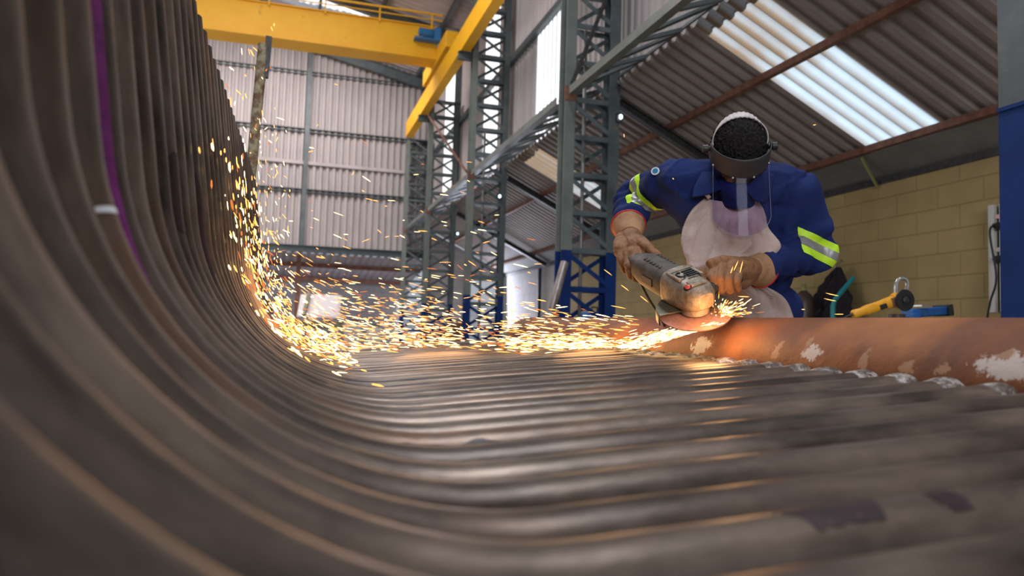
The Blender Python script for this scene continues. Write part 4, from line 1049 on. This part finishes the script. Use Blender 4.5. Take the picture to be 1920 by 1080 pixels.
# trolley with a bent teal handle, and coat hung over it
c0 = at_y(1559, 605, 6.6)
t = thing('hand_trolley', 'trolley with a bent teal tube handle in front of the black coat', 'trolley', (c0.x, c0.y, 0))
hs = []
for k, off in ((0, 0.0),):
    o_ = Vector((.02, off, 0)); zb = .12
    p1 = Vector((c0.x, c0.y, zb)); p2 = at_y(1559, 566, 6.6); p3 = at_y(1597, 521, 6.6)
    m_ = MB(); m_.tube([p+o_ for p in catmull([p1, p1.lerp(p2, .5), p2-Vector((0, 0, .04))], 3)+[p2+(p3-p2)*.08]+[p2.lerp(p3, .5), p3]], .024, 14); m_.build('handle_tube', M['teal'], t, smooth=50)
p3 = at_y(1597, 521, 6.6)
m_ = MB(); m_.box((c0.x+.18, c0.y+.18, .09), (.40, .42, .03)); m_.build('toe_plate', M['teal'], t, bevel=.004)
for yy in (-.02, .38):
    m_ = MB(); m_.lathe([(.05, -.02), (.09, -.02), (.09, .02), (.05, .02)], (c0.x, c0.y+yy, .09), (0, 1, 0), 24); m_.build('wheel', M['black'], t, smooth=40)
xw = XW-.10
def on_wall(px, py, x=None):
    v = W(px, py, 1)-CAM; x = x or xw; return CAM+v*(x/v.x)
cg = []
for y_, xl, xr in ((502, 1576, 1582), (512, 1566, 1587), (528, 1552, 1594), (545, 1540, 1598), (558, 1534, 1603), (580, 1534, 1607), (608, 1528, 1612), (650, 1526, 1616)):
    cg.append([on_wall(lerp(xl, xr, k/6), y_)+Vector((-.05-.09*math.sin(PI*k/6)*min(1, (y_-498)/50), 0, 0)) for k in range(7)])
coat = sheet(cg, 'hanging_coat', M['coat'], None, .01, 6, 6, disp=lambda u, v, p: Vector((-.045*noise.noise(p*9)-.02*math.sin(v*3+u*24), 0, .012*noise.noise(p*12))))
tag(coat, 'black coat hanging from a hook on the olive block wall', 'coat')
hk = on_wall(1579, 500, XW-.0); m_ = MB(); m_.tube([hk+Vector((0, 0, .08)), hk+Vector((-.07, 0, .02)), hk+Vector((-.10, 0, -.02)), hk+Vector((-.09, 0, .03))], .006, 8); tag(m_.build('coat_hook', M['chrome'], smooth=True), 'small steel hook holding the black coat', 'hook')

# switchboard on the wall
yb0 = on_wall(1853, 480, XW-.16); 
t = thing('switchboard', 'cream switchboard box with two black plugs, half hidden by the blue column', 'switchboard', yb0)
z0_, z1_ = on_wall(1853, 586, XW-.16).z, on_wall(1853, 385, XW-.16).z
ya, yb = yb0.y, yb0.y-.62
m_ = MB(); m_.bb((XW-.16, ya-.02, z0_), (XW-.01, ya, z1_)); m_.bb((XW-.16, ya-.06, z0_), (XW-.12, ya-.02, z1_)); m_.build('door_edge', M['panel_white'], t, bevel=.003)
m_ = MB(); m_.bb((XW-.11, ya-.10, z0_+.01), (XW-.01, ya-.06, z1_-.01)); m_.build('door_gap', M['black'], t)
m_ = MB(); m_.bb((XW-.15, yb, z0_), (XW-.01, ya-.10, z1_)); m_.build('front_panel', M['panel_white'], t, bevel=.004)
for zf, nm in ((.79, 'upper'), (.38, 'lower')):
    zz = lerp(z0_, z1_, zf if nm == 'upper' else .385+.1); yy = on_wall(1874, 420, XW-.16).y
    m_ = MB(); m_.lathe([(.034, 0), (.034, .03), (.026, .035), (.026, .06), (.02, .075)], (XW-.15, yy, zz), (-1, 0, 0), 20); m_.build('plug', M['black'], t, smooth=40)
    m_ = MB(); m_.bb((XW-.152, yy-.04, zz+.07), (XW-.149, yy+.05, zz+.105)); m_.build('sticker', mat('sticker_'+nm, (.72, .45, .45) if nm == 'upper' else (.6, .5, .5), .6), t)
yy = on_wall(1874, 420, XW-.16).y
zt = lerp(z0_, z1_, .79)
m_ = MB(); m_.tube(catmull([Vector((XW-.23, yy, zt)), Vector((XW-.27, yy+.0, zt-.08)), on_wall(1868, 520, XW-.25), on_wall(1857, 565, XW-.22), on_wall(1850, 606, XW-.2), on_wall(1846, 680, XW-.2)], 6), .009, 8); m_.build('lead', M['black'], t, smooth=True)
m_ = MB(); m_.tube(catmull([on_wall(1884, 560, XW-.2), on_wall(1879, 590, XW-.2), on_wall(1874, 630, XW-.2)], 6), .009, 8); m_.build('lead', M['black'], t, smooth=True)

# far left: table with a tilted pale sheet
tb = thing('work_table', 'olive steel table far back on the left, carrying the tilted pale sheet', 'table', at_y(596, 640, 11.5).xy.to_3d())
p = at_y(548, 600, 11.4); q = at_y(640, 600, 11.6); zt = p.z
m_ = MB(); m_.bb((p.x, 11.1, zt-.10), (q.x-.02, 12.0, zt)); m_.build('table_top', M['olive'], tb, bevel=.01)
for x in (p.x+.10, q.x-.12):
    for y in (11.2, 11.9): m_ = MB(); m_.bb((x-.05, y-.05, 0), (x+.05, y+.05, zt-.10)); m_.build('leg', M['panel_white'], tb)
sheet([[at_y(556, 594, 11.3), at_y(596, 596, 11.3), at_y(637, 598, 11.3)], [at_y(560, 574, 11.55), at_y(600, 575, 11.55), at_y(639, 576, 11.55)], [at_y(564, 553, 11.8), at_y(602, 553, 11.8), at_y(641, 555, 11.8)]], 'tilted_sheet', M['board'], None, .02, 3, 3)
tag(bpy.data.objects['tilted_sheet'], 'pale sheet propped at a tilt on the olive table', 'metal sheet')
m_ = MB(); m_.bar(at_y(569, 592, 11.22), at_y(580, 549, 11.7), .05, .05); tag(m_.build('clamp_bar', M['olive'], bevel=.005), 'olive bar clamped across the tilted pale sheet', 'bar')
# welding sets and clutter beside the lattice columns
def machine(px0, px1, py0, y, m, lb, cat='machine', nm='welding_set', m2='dark_steel', dep=.5):
    a = at_y(px0, py0, y); b = at_y(px1, py0, y)
    t = thing(nm, lb, cat, ((a.x+b.x)/2, y+dep/2, 0))
    q = MB(); q.bb((a.x, y, .12), (b.x, y+dep, a.z)); q.build('casing', M[m], t, bevel=.02)
    q = MB(); q.bb((a.x+.04, y-.006, .25), (b.x-.04, y, min(a.z-.08, .65))); q.build('front_plate', M[m2], t)
    for x in (a.x+.05, b.x-.05):
        for yy in (y+.08, y+dep-.08):
            q = MB(); q.lathe([(.06, -.02), (.06, .02)], (x, yy, .06), (1, 0, 0), 16); q.build('wheel', M['black'], t, smooth=40)
    hd2 = MB(); hd2.tube([Vector((a.x+.05, y+.1, a.z)), Vector((a.x+.05, y+.1, a.z+.06)), Vector((b.x-.05, y+.1, a.z+.06)), Vector((b.x-.05, y+.1, a.z))], .012, 8); hd2.build('handle', M['dark_steel'], t, smooth=30)
machine(650, 678, 607, 12.5, 'panel_white', 'white machine casing on wheels, right of the table', m2='vise_blue')
machine(693, 716, 615, 13.5, 'panel_white', 'small low white machine, left of the far columns')
machine(905, 930, 596, 17.2, 'board', 'pale machine standing in the light of the open doorway', dep=.4)
machine(1108, 1132, 584, 9.3, 'vise_blue', 'dark blue machine seen through the foot of the tall near column', m2='grind_yellow')
machine(1137, 1152, 594, 10.6, 'grind_yellow', 'yellow machine behind the foot of the tall near column')
c = at_y(1098, 548, 11.2); 
machine(845, 872, 605, 16.2, 'brown_steel', 'brown cabinet on wheels left of the doorway column')

# ================================================================ SPARKS
rs = random.Random(11)
class Sparks:
    def __init__(s): s.mb = MB()
    def add(s, p, d, L, r, heat):
        d = d.normalized(); x = d.orthogonal().normalized(); y = d.cross(x); o = len(s.mb.v)
        a, b = p-d*L/2, p+d*L/2; k = [x, -x*.5+y*.87, -x*.5-y*.87]
        vs = [a]+[a+d*L*.35+q*r for q in k]+[a+d*L*.85+q*r*.8 for q in k]+[b]
        s.mb.cm = heat
        s.mb.add(vs, [(0,2,1), (0,3,2), (0,1,3), (1,2,5,4), (2,3,6,5), (3,1,4,6), (4,5,7), (5,6,7), (6,4,7)])
def pl(x, y, z): return PM @ Vector((x, y, z))
PRm = PR
def hz(): 
    v = rs.random(); return 0 if v < .38 else (1 if v < .85 else 2)
S = Sparks()
cut = PMI @ W(1350, 605, 2.04); land = loc(1165, 655, (None, RT))
land.z = max(land.z, RT+.012)
# the jet from the disc to where it strikes the tubes
for i in range(420):
    t_ = rs.random()**.75; sp = .002+.026*t_
    p = cut.lerp(land, t_)+Vector((rs.gauss(0, .01), rs.gauss(0, sp*1.2), -.012*t_+abs(rs.gauss(0, sp*.8))*(1 if rs.random() < .75 else -.5)))
    if p.z < RT+.006: p.z = RT+.006+rs.random()*.01
    d = (land-cut)+Vector((0, rs.gauss(0, .04), rs.gauss(0, .02)))
    S.add(PM @ p, PRm @ d, rs.uniform(.02, .07), rs.uniform(.0010, .0018), 0 if rs.random() < .7 else 1)
def floor_z(x):
    """height of the tube crests along the panel's own cross-section"""
    xb = -(XV-RB)
    if x > xb: return RT
    u = min(.999, (xb-x)/(RB-RT)); return RB-(RB-RT)*math.sqrt(1-u*u)
# skimming away over the tubes
for i in range(1600):
    t_ = rs.random()**1.05; x = land.x+.10-t_*(XV-.10+land.x)+rs.gauss(0, .05)
    y = land.y+.05+t_*.25+abs(rs.gauss(0, .12+.45*t_))*(1 if rs.random() < .8 else -.35)
    if x < -.45: y = max(y, 2.05+rs.random()*.9)
    if y > 3.0 or x < -XV+RT+.02: continue
    h = rs.expovariate(1/(.010+.115*t_)) if rs.random() < .80 else rs.uniform(0, .10+.24*t_)
    if rs.random() < .10: h = 0
    z = floor_z(x)+.007+h
    d = Vector((-1, rs.gauss(.12, .2), rs.gauss(.12, .11)+.25*h))
    if x < -.85: d.z += (-.85-x)*2.6
    S.add(pl(x, y, z), PRm @ d, rs.uniform(.014, .062)*(1-.25*t_), rs.uniform(.0009, .0023), hz())
# up the curve
for i in range(760):
    t_ = rs.random()**1.1; a = t_*1.6+.15
    up = max(0, a-AB)*RB*2.0+(rs.random()*.25*t_*t_); aa = min(a, AB); off = abs(rs.gauss(0, .035))+RT+.006
    x = -(XV-RB)-(RB-off)*math.sin(aa); z = RB-(RB-off)*math.cos(aa)+up
    y = 1.50+rs.gauss(0, .44)+.15*t_
    if not (.3 < y < 2.98): continue
    d = Vector((-math.cos(aa), rs.gauss(.1, .5), math.sin(aa)+rs.gauss(0, .35)))
    S.add(pl(x, y, z), PRm @ d, rs.uniform(.008, .032), rs.uniform(.0012, .0027), hz())
# stray sparks in the air
for i in range(330):
    x = rs.uniform(-1.22, -.15); y = rs.uniform(1.9, 2.95); z = RT+.05+rs.expovariate(1/.17)
    if z > 1.3: continue
    z = max(z, floor_z(x)+.02)
    S.add(pl(x, y, z), PRm @ Vector((-1, rs.gauss(.2, .4), rs.gauss(.3, .3))), rs.uniform(.010, .046), rs.uniform(.0011, .0024), hz())
for i in range(130):                        # thin scatter high by the upright tubes
    x = rs.uniform(-1.24, -1.12); y = rs.uniform(.8, 2.95); z = rs.uniform(.3, .95)
    S.add(pl(x, y, z), PRm @ Vector((rs.gauss(-.3, .5), rs.gauss(0, .5), 1)), rs.uniform(.006, .022), rs.uniform(.0011, .0022), hz())
# the small burst on the worker's side of the disc
for i in range(150):
    o_ = Vector((abs(rs.gauss(0, .035)), rs.gauss(0, .03), abs(rs.gauss(0, .022)))); p = (PMI @ W(1352, 594, 2.08))+o_
    S.add(PM @ p, PRm @ (o_+Vector((.03*rs.random(), 0, .01*rs.gauss(0, 1)))), rs.uniform(.006, .026), rs.uniform(.0008, .0015), hz())
for px, py, Z, ex, ey in ((1527, 234, 2.3, 6, -1), (1394, 556, 2.1, 22, 1), (1390, 500, 2.1, -6, 24), (1380, 498, 2.1, -9, 20), (1372, 506, 2.1, -5, 14), (1560, 552, 2.2, 26, 6), (1556, 562, 2.2, 24, 5),
                          (1573, 589, 2.3, 18, 0), (1506, 580, 2.2, 7, 0), (1262, 335, 2.3, 2, 3), (1170, 254, 2.3, 1, 7), (1172, 540, 2.3, -16, -12), (1160, 576, 2.3, -30, -6), (1208, 561, 2.3, -16, -13), (1140, 511, 2.3, -16, -12),
                          (630, 158, 3, 8, 3), (595, 235, 3, -3, 4), (662, 325, 3, -4, 7)):
    a = W(px, py, Z); b = W(px+ex, py+ey, Z); S.add(a, b-a, max((b-a).length, .006), .0016, 1)
so_ = S.mb.build('spark_shower', [M['spark_hot'], M['spark_orange'], M['spark_dim']])
tag(so_, 'shower of orange-white grinding sparks flying from the disc across the tubes', 'sparks', kind='stuff')
